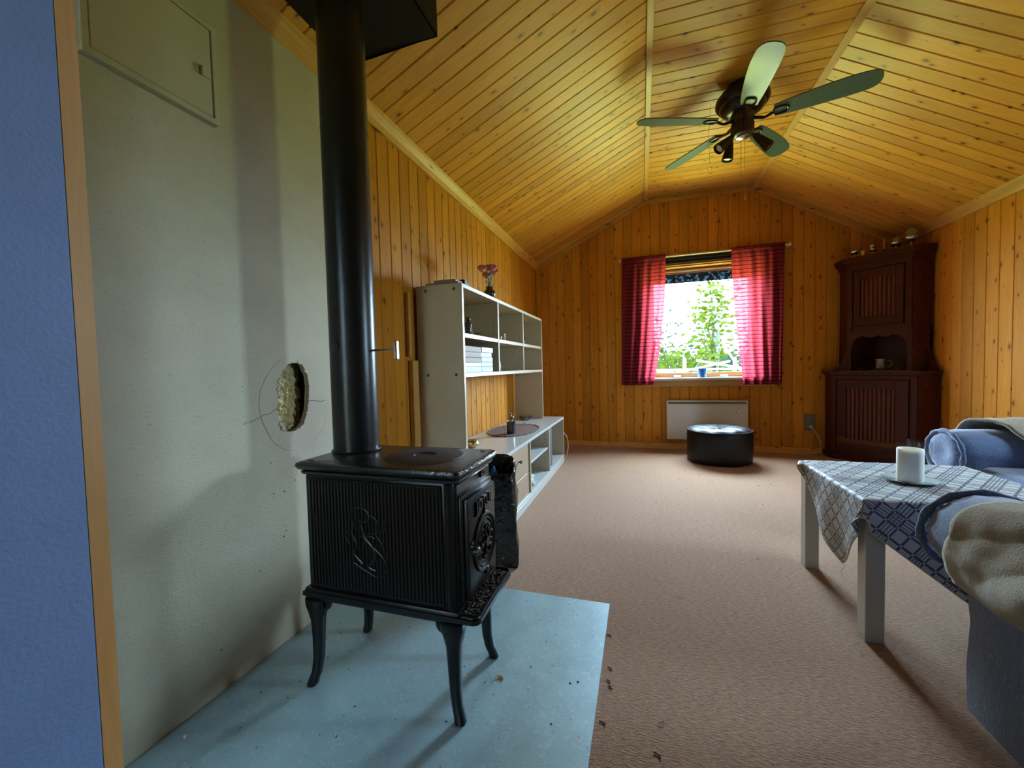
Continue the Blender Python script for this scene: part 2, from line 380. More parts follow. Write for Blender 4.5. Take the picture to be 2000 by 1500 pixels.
def single(name,bm,mat,label,cat,group=None,smooth=False,kind=None,loc=None):
    """a thing that is one mesh; its origin is moved to loc (its base)"""
    if loc is not None: bmesh.ops.translate(bm,verts=bm.verts,vec=-Vector(loc))
    o=bpy.data.objects.new(name,meshdata(name,bm,mat,smooth)); C.objects.link(o)
    if loc is not None: o.location=loc
    return tag(o,label,cat,group,kind)
def children(o): return [c for c in bpy.data.objects if c.parent==o]
def dup(root,loc,rz=0,label=None,scale=None):
    kids=children(root); r=root.copy(); C.objects.link(r); r.location=loc; r.rotation_euler=(0,0,rz)
    if scale: r.scale=(scale,)*3
    if label: r['label']=label
    for k in kids:
        c=k.copy(); C.objects.link(c); c.parent=r
        for g_ in children(k):
            d=g_.copy(); C.objects.link(d); d.parent=c
    return r
# ---------------------------------------------------------------- the room shell
LX,RX,D=-1.128,2.182,4.508
XA,XB,ZC,ZL,ZR=.0586,1.0495,2.568,2.008,1.909
YB=-2.5
def ceilz(x):
    if x<XA: return ZL+(x-LX)*(ZC-ZL)/(XA-LX)
    if x<XB: return ZC
    return ZC+(x-XB)*(ZR-ZC)/(RX-XB)
def struct(name,bm,mat,label,cat,smooth=False):
    return single(name,bm,mat,label,cat,kind='structure',smooth=smooth)
bm=B(); box(bm,LX-.2,RX+.2,YB-.2,D+.25,-.12,0)
struct('floor',bm,'carpet','rust brown loop-pile carpet covering the whole floor','floor')
PW=.0905; T=.013; GAP=.0016
def plank_mesh(w,l0,l1,t=T,c=.0042):
    """local: X across, Y out into the room, Z along; l0/l1 = length at the -X / +X edge"""
    bm=B(); h=w/2-GAP/2
    sec=[(-h,-t),(-h,-c),(-h+c,0),(h-c,0),(h,-c),(h,-t)]
    A=[bm.verts.new((x,y,0)) for x,y in sec]
    Z=[bm.verts.new((x,y,l0+(l1-l0)*(x+h)/(2*h))) for x,y in sec]
    bm.faces.new(A); bm.faces.new(list(reversed(Z)))
    for i in range(6): bm.faces.new((A[i],Z[i],Z[(i+1)%6],A[(i+1)%6]))
    return bm
def put_plank(me,parent,org,X,Y,Z):
    o=bpy.data.objects.new('plank',me); C.objects.link(o); o.parent=parent
    m=Matrix((X,Y,Z)).transposed().to_4x4(); m.translation=org; o.matrix_basis=m; return o
VX,VY,VZ=Vector((1,0,0)),Vector((0,1,0)),Vector((0,0,1))
# far (window) wall
OX0,OX1,OZ0,OZ1=.075,1.08,.725,1.875
bm=B()
Y0,Y1=D+T,D+.22
def gpoly(x0,x1,z0): 
    xs=[x0]+[x for x in (XA,XB) if x0<x<x1]+[x1]
    return [(x0,z0),(x1,z0)]+[(x,ceilz(x)+.03) for x in reversed(xs)]
prism(bm,gpoly(LX-.03,OX0,0),'y',Y0,Y1); prism(bm,gpoly(OX1,RX+.03,0),'y',Y0,Y1); prism(bm,gpoly(OX0,OX1,OZ1),'y',Y0,Y1); box(bm,OX0,OX1,Y0,Y1,0,OZ0)
wf=struct('wall_far',bm,'gap','knotty pine board wall with the curtained window','wall')
x=RX; 
while x>LX:
    a,b=max(x-PW,LX),x; 
    if b-a>.02:
        cx=(a+b)/2; wd=b-a
        za,zb=ceilz(b),ceilz(a)     # local -X edge is the world +x edge
        if b>OX0+.004 and a<OX1-.004:
            put_plank(meshdata('plank',plank_mesh(wd,OZ0,OZ0),'pine'),wf,Vector((cx,D,0)),-VX,-VY,VZ)
            put_plank(meshdata('plank',plank_mesh(wd,za-OZ1,zb-OZ1),'pine'),wf,Vector((cx,D,OZ1)),-VX,-VY,VZ)
        else: put_plank(meshdata('plank',plank_mesh(wd,za,zb),'pine'),wf,Vector((cx,D,0)),-VX,-VY,VZ)
    x-=PW
# left wall: boards from behind the stove board to the far corner
BY0,BY1=.20,1.385
bm=B(); box(bm,LX-.16,LX-T,BY1,D+.2,0,ZL+.05); box(bm,LX-.16,LX-.11,YB,BY1,0,ZL+.05)
wl=struct('wall_left',bm,'gap','orange knotty pine board wall behind the white shelving','wall')
me=meshdata('plank',plank_mesh(PW,ZL,ZL),'pine'); y=D
while y>BY1+PW*.4:
    put_plank(me,wl,Vector((LX,y-PW/2,0)),VY,VX,VZ) if False else put_plank(me,wl,Vector((LX,y-PW/2,0)),-VY*-1,VX,VY.cross(VX)*-1) if False else None
    o=bpy.data.objects.new('plank',me); C.objects.link(o); o.parent=wl
    m=Matrix((VY.copy(),VX.copy(),VZ.copy())); # X->y, Y->x is left-handed, so turn the board end for end instead
    X_,Y_,Z_=-VY,VX,VZ
    assert abs(X_.cross(Y_).dot(Z_))>.9
    if X_.cross(Y_).dot(Z_)<0: X_=-X_
    mm=Matrix((X_,Y_,Z_)).transposed().to_4x4(); mm.translation=Vector((LX,y-PW/2,0)); o.matrix_basis=mm
    y-=PW
# right wall
SY_0,SY_1,SZ_0,SZ_1=1.73,2.13,.99,1.45
bm=B(); box(bm,RX+T,RX+.2,YB,SY_0,0,ZR+.05); box(bm,RX+T,RX+.2,SY_1,D+.2,0,ZR+.05); box(bm,RX+T,RX+.2,SY_0,SY_1,0,SZ_0); box(bm,RX+T,RX+.2,SY_0,SY_1,SZ_1,ZR+.05)
wr=struct('wall_right',bm,'gap','knotty pine board wall on the armchair side','wall')
PR=.106; me=meshdata('plank',plank_mesh(PR,ZR,ZR),'pine'); y=D
while y>YB:
    for m_,z_ in ([(meshdata('plank',plank_mesh(PR,SZ_0,SZ_0),'pine'),0),(meshdata('plank',plank_mesh(PR,ZR-SZ_1,ZR-SZ_1),'pine'),SZ_1)] if y>SY_0+.02 and y-PR<SY_1-.02 else [(me,0)]):
        put_plank(m_,wr,Vector((RX,y-PR/2,z_)),VY,-VX,VZ)
    y-=PR
# ceiling: slope, flat, slope, all in boards
bm=B(); up_=.02+T
poly=[(LX-.2,ceilz(LX-.2)),(XA,ZC),(XB,ZC),(RX+.2,ceilz(RX+.2))]
low=[(a,b+T*1.15) for a,b in poly]; hi=[(a,b+.12) for a,b in reversed(poly)]
prism(bm,low+hi,'y',YB-.2,D+.25)
ce=struct('ceiling',bm,'gap','vaulted pine board ceiling with two slopes and a flat middle','ceiling')
segs=[((LX,ZL),(XA,ZC)),((XA,ZC),(XB,ZC)),((XB,ZC),(RX,ZR))]
for (x0,z0),(x1,z1) in segs:
    s=Vector((x1-x0,0,z1-z0)); ln=s.length; s.normalize(); n=Vector((s.z,0,-s.x)); X=n.cross(s)
    me=meshdata('plank',plank_mesh(PW,ln,ln),'pine_c'); y=D
    while y>-1.0:
        put_plank(me,ce,Vector((x0,y-PW/2,z0)),X,n,s); y-=PW
# behind the camera
bm=B(); prism(bm,gpoly(LX-.03,RX+.1,0),'y',YB-.12,YB); struct('wall_back',bm,'cream','plain wall behind the camera','wall')
bm=B(); prism(bm,[(-.52,0),(-.42,0),(-.42,ceilz(-.42)),(-.52,ceilz(-.52))],'y',YB,.2015)
struct('wall_near',bm,'blue','blue painted textured partition wall at the left edge','wall')
# grey fibre-cement board behind the stove, with the ragged flue hole
hc=(1.086,.800)
hole=[]
for i in range(56):
    a=2*PI*i/56; rx,rz=.064,.114
    c_,s_=math.cos(a),math.sin(a)
    y_=rx*math.copysign(abs(c_)**.75,c_); z_=rz*math.copysign(abs(s_)**.85,s_)
    k=1+.07*noise.noise(Vector((c_*2.5,s_*2.5,3)))+.05*noise.noise(Vector((c_*9,s_*9,8)))
    hole.append((hc[0]+y_*k+.010*z_/.114,hc[1]+z_*k))
def sheet_with_hole(outer,hole,x0,x1,mat):
    bm=B(); A=[]
    for loop in (outer,hole):
        vs_=[bm.verts.new((x1,a,b)) for a,b in loop]
        for i in range(len(vs_)): A.append(bm.edges.new((vs_[i],vs_[(i+1)%len(vs_)])))
    bmesh.ops.triangle_fill(bm,use_beauty=True,use_dissolve=False,edges=A)
    r=bmesh.ops.extrude_face_region(bm,geom=bm.faces[:])
    bmesh.ops.translate(bm,vec=(x0-x1,0,0),verts=[e for e in r['geom'] if isinstance(e,bmesh.types.BMVert)])
    return bm
BX=-1.117
bm=sheet_with_hole([(BY0+.004,0.002),(BY1,0.002),(BY1,1.995),(BY0+.004,1.995)],hole,-1.135,BX,'board')
fb=thing('fireproof_board','grey fibre-cement board on the wall behind the stove, with an oval hole','wall board',(BX,.97,0))
part('sheet',bm,'board',fb)
bm=B(); n1,n2=26,44   # mineral wool seen in the hole
g_=[[bm.verts.new((-1.152-.012*noise.noise(Vector((0,i*.55,j*.3)))-.007*noise.noise(Vector((5,i*1.3,j*.9)))-max(0,(i/n1-.62))*.07,hc[0]-.082+.164*i/n1,hc[1]-.135+.27*j/n2)) for j in range(n2+1)] for i in range(n1+1)]
for i in range(n1):
    for j in range(n2): bm.faces.new((g_[i][j],g_[i+1][j],g_[i+1][j+1],g_[i][j+1]))
part('mineral_wool',bm,'insul',fb,smooth=True,label='yellow mineral wool inside the hole',kind='stuff')
bm=B()   # crumbled rim flakes
for i in range(0,56):
    a,b=hole[i]; 
    if random.random()<.5:
        s=random.choice((.002,.003,.004,.009)); dy,dz=(a-hc[0]),(b-hc[1]); l=math.hypot(dy,dz)
        m=Matrix.Translation((BX-.001,a+dy/l*.002,b+dz/l*.002))@Matrix.Rotation(math.atan2(dz,dy),4,'X')
        box(bm,-.002,.0022,-s*.6,s*.8,-s,s,.001,1,m)
part('broken_rim',bm,'board',fb,kind='stuff')
bm=B()   # round plaster patch edge and cracks
def wig(pts,r=.0011):
    tube(bm,[(BX-.0004,a,b) for a,b in pts],r,5)
ra,rb=.142,.158
pts=[(hc[0]+.012+ra*(1+.02*math.sin(5*t/10))*math.cos(t*2*PI/60),hc[1]-.022+rb*math.sin(t*2*PI/60)) for t in range(61)]
wig(pts[10:58],.0012)
wig([(a+.004,b-.004) for a,b in pts[34:50]],.0009)
part('plaster_patch_edge',bm,'board',fb,smooth=True)
bm=B()
def crack(p,q,n=14,j=.006):
    out=[]
    for i in range(n+1):
        t=i/n; out.append((p[0]+(q[0]-p[0])*t+random.uniform(-j,j)*.4,p[1]+(q[1]-p[1])*t+random.uniform(-j,j)*.6))
    wig(out,.0011)
crack((1.02,.765),(.90,.735)); crack((1.150,.78),(1.225,.776),8)
for a,b in [(1.0,.69),(.985,.60),(.99,.50),(1.03,.495),(1.075,.52),(.90,.83),(.985,.905),(1.03,.38),(1.03,.365),(1.02,.35),(.80,.12),(.93,.28),(.90,.845)]:
    cyl(bm,(BX-.002,a,b),(BX+.0006,a,b),random.uniform(.0012,.0026),8)
part('cracks_and_screw_holes',bm,'slot',fb,kind='stuff')
# corner post
bm=B(); prism(bm,[(-.523,0),(-.4199,0),(-.4199,ceilz(-.42)),(-.523,ceilz(-.52))],'y',.202,.2145)
struct('trim_1',bm,'post','light pine end board capping the blue partition wall','trim')
# wall / ceiling trims
def bar(bm,p,q,wdir,w,ndir,t,bev=.003):
    p,q,wd,nd=map(Vector,(p,q,wdir,ndir)); wd=wd.normalized()*w/2; nd=nd.normalized()*t
    vs_=[bm.verts.new(a+s*wd+k*nd) for a in (p,q) for s in (-1,1) for k in (0,1)]
    F=[(0,1,3,2),(4,6,7,5),(0,4,5,1),(2,3,7,6),(0,2,6,4),(1,5,7,3)]
    fs=[bm.faces.new([vs_[i] for i in f]) for f in F]
    if bev: bmesh.ops.bevel(bm,geom=list({e for f in fs for e in f.edges}),offset=bev,segments=2,affect='EDGES',profile=.5,clamp_overlap=True)
sl=Vector((XA-LX,0,ZC-ZL)).normalized(); sr=Vector((RX-XB,0,ZR-ZC)).normalized()
n_l=Vector((sl.z,0,-sl.x)); n_r=Vector((sr.z,0,-sr.x))
bm=B(); bar(bm,(XA,-1,ZC),(XA,D,ZC),(1,0,.22),.036,(.2,0,-1),.014); struct('trim_2',bm,'trimY','narrow pine strip between left slope and flat ceiling','trim')
bm=B(); bar(bm,(XB,-1,ZC),(XB,D,ZC),(1,0,-.28),.042,(-.27,0,-1),.014); struct('trim_3',bm,'trimY','narrow pine strip between flat ceiling and right slope','trim')
bm=B(); prism(bm,[(LX,ZL-.045),(LX+.014,ZL-.045),(LX+.022,ZL-.02),(LX+.04,ZL+.008),(LX+.046,ZL+.022),(LX,ZL)],'y',YB,D-.001); struct('trim_4',bm,'trimY','pine cove moulding along the left eave','trim')
bm=B(); prism(bm,[(RX,ZR-.045),(RX-.014,ZR-.045),(RX-.022,ZR-.02),(RX-.04,ZR+.010),(RX-.046,ZR+.026),(RX,ZR)],'y',YB,D-.001); struct('trim_5',bm,'trimY','pine cove moulding along the right eave','trim')
for i,(a,b) in enumerate([((LX,ZL),(XA,ZC)),((XA,ZC),(XB,ZC)),((XB,ZC),(RX,ZR))]):
    bm=B(); s=Vector((b[0]-a[0],0,b[1]-a[1])).normalized(); n=Vector((s.z,0,-s.x))
    bar(bm,Vector((a[0],D-.0005,a[1]))+n*.02,Vector((b[0],D-.0005,b[1]))+n*.02,n,.040,(0,-1,0),.013)
    struct('trim_%d'%(6+i),bm,'trimX',('pine gable strip under the left slope','pine gable strip under the flat ceiling','pine gable strip under the right slope')[i]+' on the window wall','trim')
bm=B(); box(bm,LX,RX,D-.014,D-.0005,0,.058,.004,2); struct('baseboard_far',bm,'trimX','low pine skirting under the window wall','baseboard')
bm=B(); box(bm,LX+.0005,LX+.014,BY1+.01,D-.016,0,.058,.004,2); struct('baseboard_left',bm,'trimY','low pine skirting along the left board wall','baseboard')
bm=B(); box(bm,RX-.014,RX-.0005,YB,D-.016,0,.058,.004,2); struct('baseboard_right',bm,'trimY','low pine skirting along the armchair wall','baseboard')
# cut board leaning at the near end of the shelving
bm=B(); box(bm,-1.126,-1.098,1.815,1.868,0,.93,.003); 
single('wall_batten',bm,'trimZ','light pine upright batten beside the tall shelving, lower length','batten',loc=(-1.112,1.84,0))
bm=B(); box(bm,-1.126,-1.104,1.80,1.822,.95,1.27,.003)
single('wall_batten',bm,'trimZ','thin pine strip fixed on the wall beside the shelving top','batten',loc=(-1.115,1.81,.95))
# ---------------------------------------------------------------- window
win=tag(bpy.data.objects.new('window_1',None),'square window with dark stained frame between red curtains','window',kind='structure'); C.objects.link(win); win.location=(.59,D,OZ0)
win['_l']=0
bm=B()   # casing
box(bm,OX0-.085,OX0,D-.018,D-.0005,OZ0-.075,OZ1+.08,.003); box(bm,OX1,OX1+.085,D-.018,D-.0005,OZ0-.075,OZ1+.08,.003)
box(bm,OX0,OX1,D-.018,D-.0005,OZ1,OZ1+.08,.003)
part('casing',bm,'windowwood',win)
bm=B(); box(bm,OX0-.14,OX1+.14,D-.026,D-.0005,OZ0-.078,OZ0-.014,.004); part('apron_board',bm,'trimX',win,label='light pine board under the sill')
bm=B(); box(bm,OX0-.10,OX1+.10,D-.055,D+.12,OZ0-.014,OZ0+.012,.004); part('sill',bm,'siding',win,label='white window sill')
bm=B()   # reveal lining
box(bm,OX0,OX0+.012,D,D+.2,OZ0,OZ1); box(bm,OX1-.012,OX1,D,D+.2,OZ0,OZ1); box(bm,OX0,OX1,D,D+.2,OZ1-.012,OZ1); box(bm,OX0,OX1,D+.12,D+.24,OZ0-.01,OZ0+.008)
part('reveal',bm,'windowwood',win)
bm=B(); fx0,fx1,fz0,fz1=OX0+.012,OX1-.012,OZ0+.008,OZ1-.012
fy0,fy1=D+.10,D+.15
box(bm,fx0,fx0+.045,fy0,fy1,fz0,fz1,.003); box(bm,fx1-.045,fx1,fy0,fy1,fz0,fz1,.003); box(bm,fx0,fx1,fy0,fy1,fz1-.05,fz1,.003); box(bm,fx0,fx1,fy0,fy1,fz0,fz0+.055,.003)
part('sash',bm,'windowwood',win)
bm=B(); box(bm,fx0+.12,fx1-.12,fy0-.012,fy0,fz1-.034,fz1-.018,.002); part('vent_strip',bm,'whiteplastic',win,label='white trickle vent strip')
bm=B(); box(bm,fx0+.04,fx1-.04,fy0+.022,fy0+.028,fz0+.05,fz1-.045); part('pane',bm,'glass',win)
bm=B(); box(bm,fx0+.045,fx1-.045,fy0+.012,fy0+.016,fz1-.145,fz1-.05); part('patterned_strip',bm,'film',win,label='dark leaf-patterned strip along the top of the glass')
for x_ in (fx0+.27,fx1-.27):
    bm=B(); box(bm,x_-.035,x_+.035,fy0-.012,fy0,fz0+.01,fz0+.03,.003); part('latch',bm,'whiteplastic',win)
rb=thing('black_roll','black roll and flat bar under the curtain rod','blind',(.59,D-.035,1.92))  # black cylinder over a flat black bar, across the window top
bm=B(); cyl(bm,(.14,D-.036,1.935),(1.04,D-.036,1.935),.017,16); part('roll',bm,'blackmetal',rb,smooth=True)
bm=B(); box(bm,.15,1.03,D-.040,D-.034,1.893,1.925,.002); part('bottom_bar',bm,'blackmetal',rb)
for x_ in (.13,1.04):
    bm=B(); box(bm,x_,x_+.010,D-.055,D-.0185,1.91,1.955,.001); part('bracket',bm,'blackmetal',rb)
# small side window (outside the frame, right wall)
w2=tag(bpy.data.objects.new('window_2',None),'window in the right wall above the second armchair','window',kind='structure'); C.objects.link(w2); w2.location=(RX,1.93,SZ_0); w2['_l']=0
bm=B(); q_=.10
box(bm,RX-.018,RX-.0005,SY_0-q_,SY_0+.01,SZ_0-q_,SZ_1+q_*.9,.003); box(bm,RX-.018,RX-.0005,SY_1-.01,SY_1+q_,SZ_0-q_,SZ_1+q_*.9,.003); box(bm,RX-.018,RX-.0005,SY_0,SY_1,SZ_1-.01,SZ_1+q_*.9,.003); box(bm,RX-.04,RX-.0005,SY_0,SY_1,SZ_0-.04,SZ_0+.006,.003)
part('casing',bm,'windowwood',w2)
bm=B(); box(bm,RX+.10,RX+.15,SY_0,SY_0+.045,SZ_0,SZ_1); box(bm,RX+.10,RX+.15,SY_1-.045,SY_1,SZ_0,SZ_1); box(bm,RX+.10,RX+.15,SY_0,SY_1,SZ_1-.045,SZ_1); box(bm,RX+.10,RX+.15,SY_0,SY_1,SZ_0,SZ_0+.045)
part('sash',bm,'windowwood',w2)
bm=B(); box(bm,RX+.122,RX+.128,SY_0+.04,SY_1-.04,SZ_0+.04,SZ_1-.04); part('pane',bm,'glass',w2)
# curtain rod and curtains
rod=thing('curtain_rod','pale curtain rod above the window on two brackets','rod',(.59,D-.07,1.955))
bm=B(); cyl(bm,(-.215,D-.07,1.962),(1.335,D-.07,1.962),.009,12); part('pole',bm,'whiteplastic',rod,smooth=True)
for x_ in (-.205,1.325):
    bm=B(); box(bm,x_-.008,x_+.008,D-.078,D-.0005,1.945,1.98,.003); part('bracket',bm,'whiteplastic',rod)
def curtain(outer_top,inner_top,outer_bot,inner_bot,ex,label,sd,zb):
    bm=B(); nu,nv=90,50; uvl=bm.loops.layers.uv.new('UVMap'); rows=[]
    width=abs(inner_top-outer_top)*1.5
    for j in range(nv+1):
        v=j/nv; z=1.985-(1.985-zb)*v
        row=[]
        for i in range(nu+1):
            u=i/nu
            xo=outer_top+(outer_bot-outer_top)*v; xi=inner_top+(inner_bot-inner_top)*(v**ex)
            ph=u*PI*2*4.6+sd; amp=.016*(.45+.75*v)*(1-.45*abs(2*u-1))
            x_=xo+(xi-xo)*(u+.012*math.sin(ph*1.0+1)*(1-v)*.4)
            y_=D-.075+amp*math.sin(ph+.8*math.sin(v*3+sd))+.003*math.sin(ph*1.7+v*4)
            if v<.045:   # gathered on the rod
                y_=D-.07+(-.012 if True else 0)+.0035*math.sin(u*PI*2*26+sd)
            z_=z+.004*math.sin(u*PI*2*24)*(1 if v<.02 else 0)+(.0015*math.sin(ph) if v>.97 else 0)
            row.append((bm.verts.new((x_,y_,z_)),u*width,z))
        rows.append(row)
    for j in range(nv):
        for i in range(nu):
            q=(rows[j][i],rows[j][i+1],rows[j+1][i+1],rows[j+1][i]); f=bm.faces.new([a[0] for a in q])
            for lp,a in zip(f.loops,q): lp[uvl].uv=(a[1],a[2])
    o=single('curtain',bm,'curtain',label,'curtain','curtains at the window',smooth='all',loc=((outer_top+inner_top)/2,D-.075,zb)); return o
curtain(-.185,.245,-.20,.115,2.2,'dark red striped cotton curtain left of the window, over the bare wall',0,.67)
curtain(1.285,.835,1.262,.935,1.6,'red striped cotton curtain right of the window, nearer the corner cabinet',1.7,.662)
# potted plant on sill
t=thing('plant_pot','small blue pot with a seedling on the window sill','pot',(.585,D+.02,OZ0+.012))
bm=B(); lathe(bm,[(.0,0),(.034,0),(.040,.02),(.043,.075),(.046,.078),(.046,.09),(.040,.09),(.038,.07),(0,.07)],(.585,D+.02,OZ0+.0125),20); part('pot',bm,'bluepot',t,smooth=True)
bm=B()
for k in range(22):
    a=random.uniform(0,2*PI); l=random.uniform(.03,.055); zz=OZ0+.085
    p=Vector((.585+.02*math.cos(a),D+.02+.02*math.sin(a),zz)); q=p+Vector((math.cos(a)*l,math.sin(a)*l*.6,random.uniform(.0,.02)))
    s=Vector((-math.sin(a),math.cos(a),0))*.011
    vv=[bm.verts.new(v_) for v_ in (p,(p+q)/2+s,q,(p+q)/2-s)]; bm.faces.new(vv)
part('foliage',bm,'gleaf2',t,kind='stuff')
# ---------------------------------------------------------------- outdoors
def shrub(name,label,c,h,spread,n,mat,seed,cat='tree'):
    random.seed(seed); t=thing(name,label,cat,c,group=None)
    bm=B(); lf=B(); c=Vector(c); tips=[]
    for k in range(9):
        a=random.uniform(0,2*PI); r=random.uniform(.15,1)*spread; hh=h*random.uniform(.55,1)
        pts=spl([c+Vector((0,0,-.05)),c+Vector((math.cos(a)*r*.15,math.sin(a)*r*.15,hh*.3)),c+Vector((math.cos(a)*r*.55+random.uniform(-.1,.1),math.sin(a)*r*.55,hh*.7)),c+Vector((math.cos(a)*r,math.sin(a)*r*.8,hh))],5)
        tube(bm,pts,[.03*(1-i/len(pts))+.006 for i in range(len(pts))],6); tips+=pts[5:]
    for k in range(n):
        p=random.choice(tips)+Vector((random.gauss(0,.26),random.gauss(0,.22),random.gauss(0,.2)))*spread
        a=Vector((random.gauss(0,1),random.gauss(0,1),random.gauss(0,.6))).normalized(); u,v=basis(a); s=random.uniform(.035,.075)
        vv=[lf.verts.new(p+d) for d in (u*s,v*s*.55,-u*s,-v*s*.55)]; lf.faces.new(vv)
    part('branch',bm,'bark',t,smooth=True); part('foliage',lf,mat,t,kind='stuff')
shrub('garden_tree','tall thin yellow-green young tree outside, right of the pane middle',(1.2,7.8,-.6),3.1,.5,900,'gleaf',3)
shrub('garden_tree','loose pale sapling farther outside, in the left half of the pane',(.85,10.2,-.7),2.7,.8,1000,'gleaf2',11)
shrub('garden_shrub','bushy bright green shrub outside behind the white rails, left',(.50,7.0,-.7),1.75,.6,2000,'gleaf',5,'shrub')
shrub('garden_shrub','dense grey-green shrub outside behind the white rails, right',(1.75,9.6,-.7),1.95,1.2,3600,'gleaf2',8,'shrub')
random.seed(31); bm=B()
for k in range(7000):
    p=Vector((random.uniform(-2.5,5.0),11.5+random.gauss(0,.25),random.uniform(-.6,1.0+.18*math.sin(k*.7)))); a=Vector((random.gauss(0,1),random.gauss(0,1),random.gauss(0,.6))).normalized(); u,v=basis(a); s=random.uniform(.06,.11)
    bm.faces.new([bm.verts.new(p+d) for d in (u*s,v*s*.6,-u*s,-v*s*.6)])
single('garden_hedge',bm,'gleaf2','low grey-green hedge far behind the white rails outside','hedge',kind='stuff',loc=(1.2,11.5,-.6))
random.seed(21)
ra_=thing('garden_rails','white criss-crossed wooden rails outside the window','fence',(.8,5.9,0))
for p,q in [((-.3,.80),(2.0,.80)),((-.3,.69),(2.0,.74)),((-.3,.60),(1.1,.90)),((.7,.92),(2.0,.64)),((-.3,.88),(1.0,.66)),((1.0,1.12),(1.3,.62)),((.2,.72),(2.0,.66))]:
    bm=B(); cyl(bm,(p[0],5.9+random.uniform(-.08,.08),p[1]),(q[0],5.9+random.uniform(-.08,.08),q[1]),.012,8); part('rail',bm,'outwhite',ra_,smooth=True)
for x_ in (-.1,.55,1.15,1.8):
    bm=B(); cyl(bm,(x_,5.92,-.8),(x_,5.92,.95),.018,8); part('post',bm,'outwhite',ra_,smooth=True)
# ---------------------------------------------------------------- hatch on the board
ht=thing('wall_hatch','white metal access hatch high on the grey board','hatch',(BX,.71,1.575))
hz0,hz1,hy0,hy1=1.562,1.822,.566,.858
bm=B(); f_=.014
for a in [(hy0,hy1,hz0,hz0+f_),(hy0,hy1,hz1-f_,hz1),(hy0,hy0+f_,hz0+f_,hz1-f_),(hy1-f_,hy1,hz0+f_,hz1-f_)]: box(bm,BX+.0005,BX+.022,*a,.0015)
part('frame',bm,'cream',ht)
bm=B(); box(bm,BX+.0005,BX+.020,hy0+f_+.002,hy1-f_-.002,hz0+f_+.002,hz1-f_-.002,.0015); dr=part('door',bm,'cream',ht)
bm=B(); box(bm,BX+.020,BX+.029,hy1-.048,hy1-.038,1.67,1.695,.002); box(bm,BX+.020,BX+.025,hy1-.042,hy1-.024,1.672,1.677,.001); part('catch',bm,'cream',dr)
# ---------------------------------------------------------------- hearth plate
bm=B(); box(bm,-1.115,-.121,.30,1.503,.0005,.0045,.001)
single('hearth_plate',bm,'zinc','blue-grey zinc floor plate under the cast iron stove','hearth plate',loc=(-.62,.9,0))
# ---------------------------------------------------------------- stove
st=thing('wood_stove','black cast iron wood stove with ribbed sides on four legs','stove',(-.67,1.012,.0045))
SX0,SX1,SY0,SY1=-.893,-.442,.893,1.131
bm=B(); box(bm,SX0,SX1,SY0,SY1,.28,.60,.006,2); body=part('body',bm,'iron',st,smooth=True)
for sgn,yy in ((-1,SY0),(1,SY1)):   # ribbed side plates
    bm=B(); box(bm,SX0+.012,SX1-.030,min(yy,yy+sgn*.006),max(yy,yy+sgn*.006),.292,.594,.002)
    n=38
    for i in range(n):
        x_=SX0+.022+(SX1-SX0-.062)*i/(n-1)
        cyl(bm,(x_,yy+sgn*.006,.298),(x_,yy+sgn*.006,.588),.0036,8)
    sp_=part('side_plate',bm,'iron',st,smooth=True)
    bm=B()
    if sgn<0:  # raised relief of an animal with curls, in the middle of the plate
        cx,cz,yy2=-.685,.445,yy-.0080
        def P3(a,b): return (cx+a,yy2,cz+b)
        for pts,rr in [([(-.055,.045),(-.045,.07),(-.02,.078),(.0,.068),(.004,.05),(-.01,.04),(-.03,.045)],.005),
                   ([(-.005,.06),(.02,.055),(.032,.035),(.025,.01),(.04,-.01),(.05,-.03)],.0045),
                   ([(-.04,.04),(-.05,.01),(-.035,-.02),(-.045,-.045),(-.02,-.07)],.007),
                   ([(-.02,.035),(-.01,.0),(.01,-.02),(.02,-.05),(.0,-.075),(.02,-.085)],.008),
                   ([(-.03,.0),(.0,.01),(.03,.02),(.055,.03),(.05,.05)],.005),
                   ([(.01,-.02),(.04,-.045),(.055,-.07),(.045,-.085)],.005),
                   ([(-.05,-.07),(-.02,-.085),(.02,-.10),(.055,-.095)],.004),
                   ([(-.06,.02),(-.07,.0),(-.062,-.02)],.004),([(-.015,-.02),(.0,.005),(.02,-.0)],.006)]:
            tube(bm,spl([P3(a,b) for a,b in pts],5),rr*.62,8)
        part('relief',bm,'iron',sp_,smooth=True)
for x_ in (SX1-.014,): 
    for yy in (SY0,SY1):
        bm=B(); cyl(bm,(x_,yy,.285),(x_,yy,.598),.010,12); part('corner_moulding',bm,'iron',st,smooth=True)
bm=B()   # base with ash lip
pl=[(-.906,.882),(-.430,.882),(-.378,.882)]
lip=[(-.906,.880)]+arc(-.398,.898,.020,-90,0,5)+arc(-.398,1.126,.020,0,90,5)+[(-.906,1.146)]
prism(bm,lip,'z',.262,.274); box(bm,-.904,-.432,.884,1.140,.250,.2835,.006,2)
part('base_plate',bm,'iron',st,smooth=True)
bm=B()
rim=[(-.428,.884)]+arc(-.398,.898,.016,-90,0,5)+arc(-.398,1.126,.016,0,90,5)+[(-.428,1.140)]
tube(bm,[(a,b,.277) for a,b in rim],.0035,6); part('ash_lip',bm,'iron',st,smooth=True)
random.seed(4); bm=B()
for k in range(330):
    a=random.uniform(-.428,-.392); b=random.uniform(.896,1.128); s=random.uniform(.0015,.0052); hh=.2765+random.random()*.006*(1-abs((b-1.0)/.14)**2)
    m=Matrix.Translation((a,b,hh))@Matrix.Rotation(random.uniform(0,3),4,Vector((random.random(),random.random(),random.random())).normalized())
    box(bm,-s,s,-s*.5,s*.5,-s*.4,s*.4,0,1,m)
single('ash_crumbs',bm,'ash','brown and black ash crumbs lying on the stove lip','ash',kind='stuff',loc=(-.41,1.0,.274))
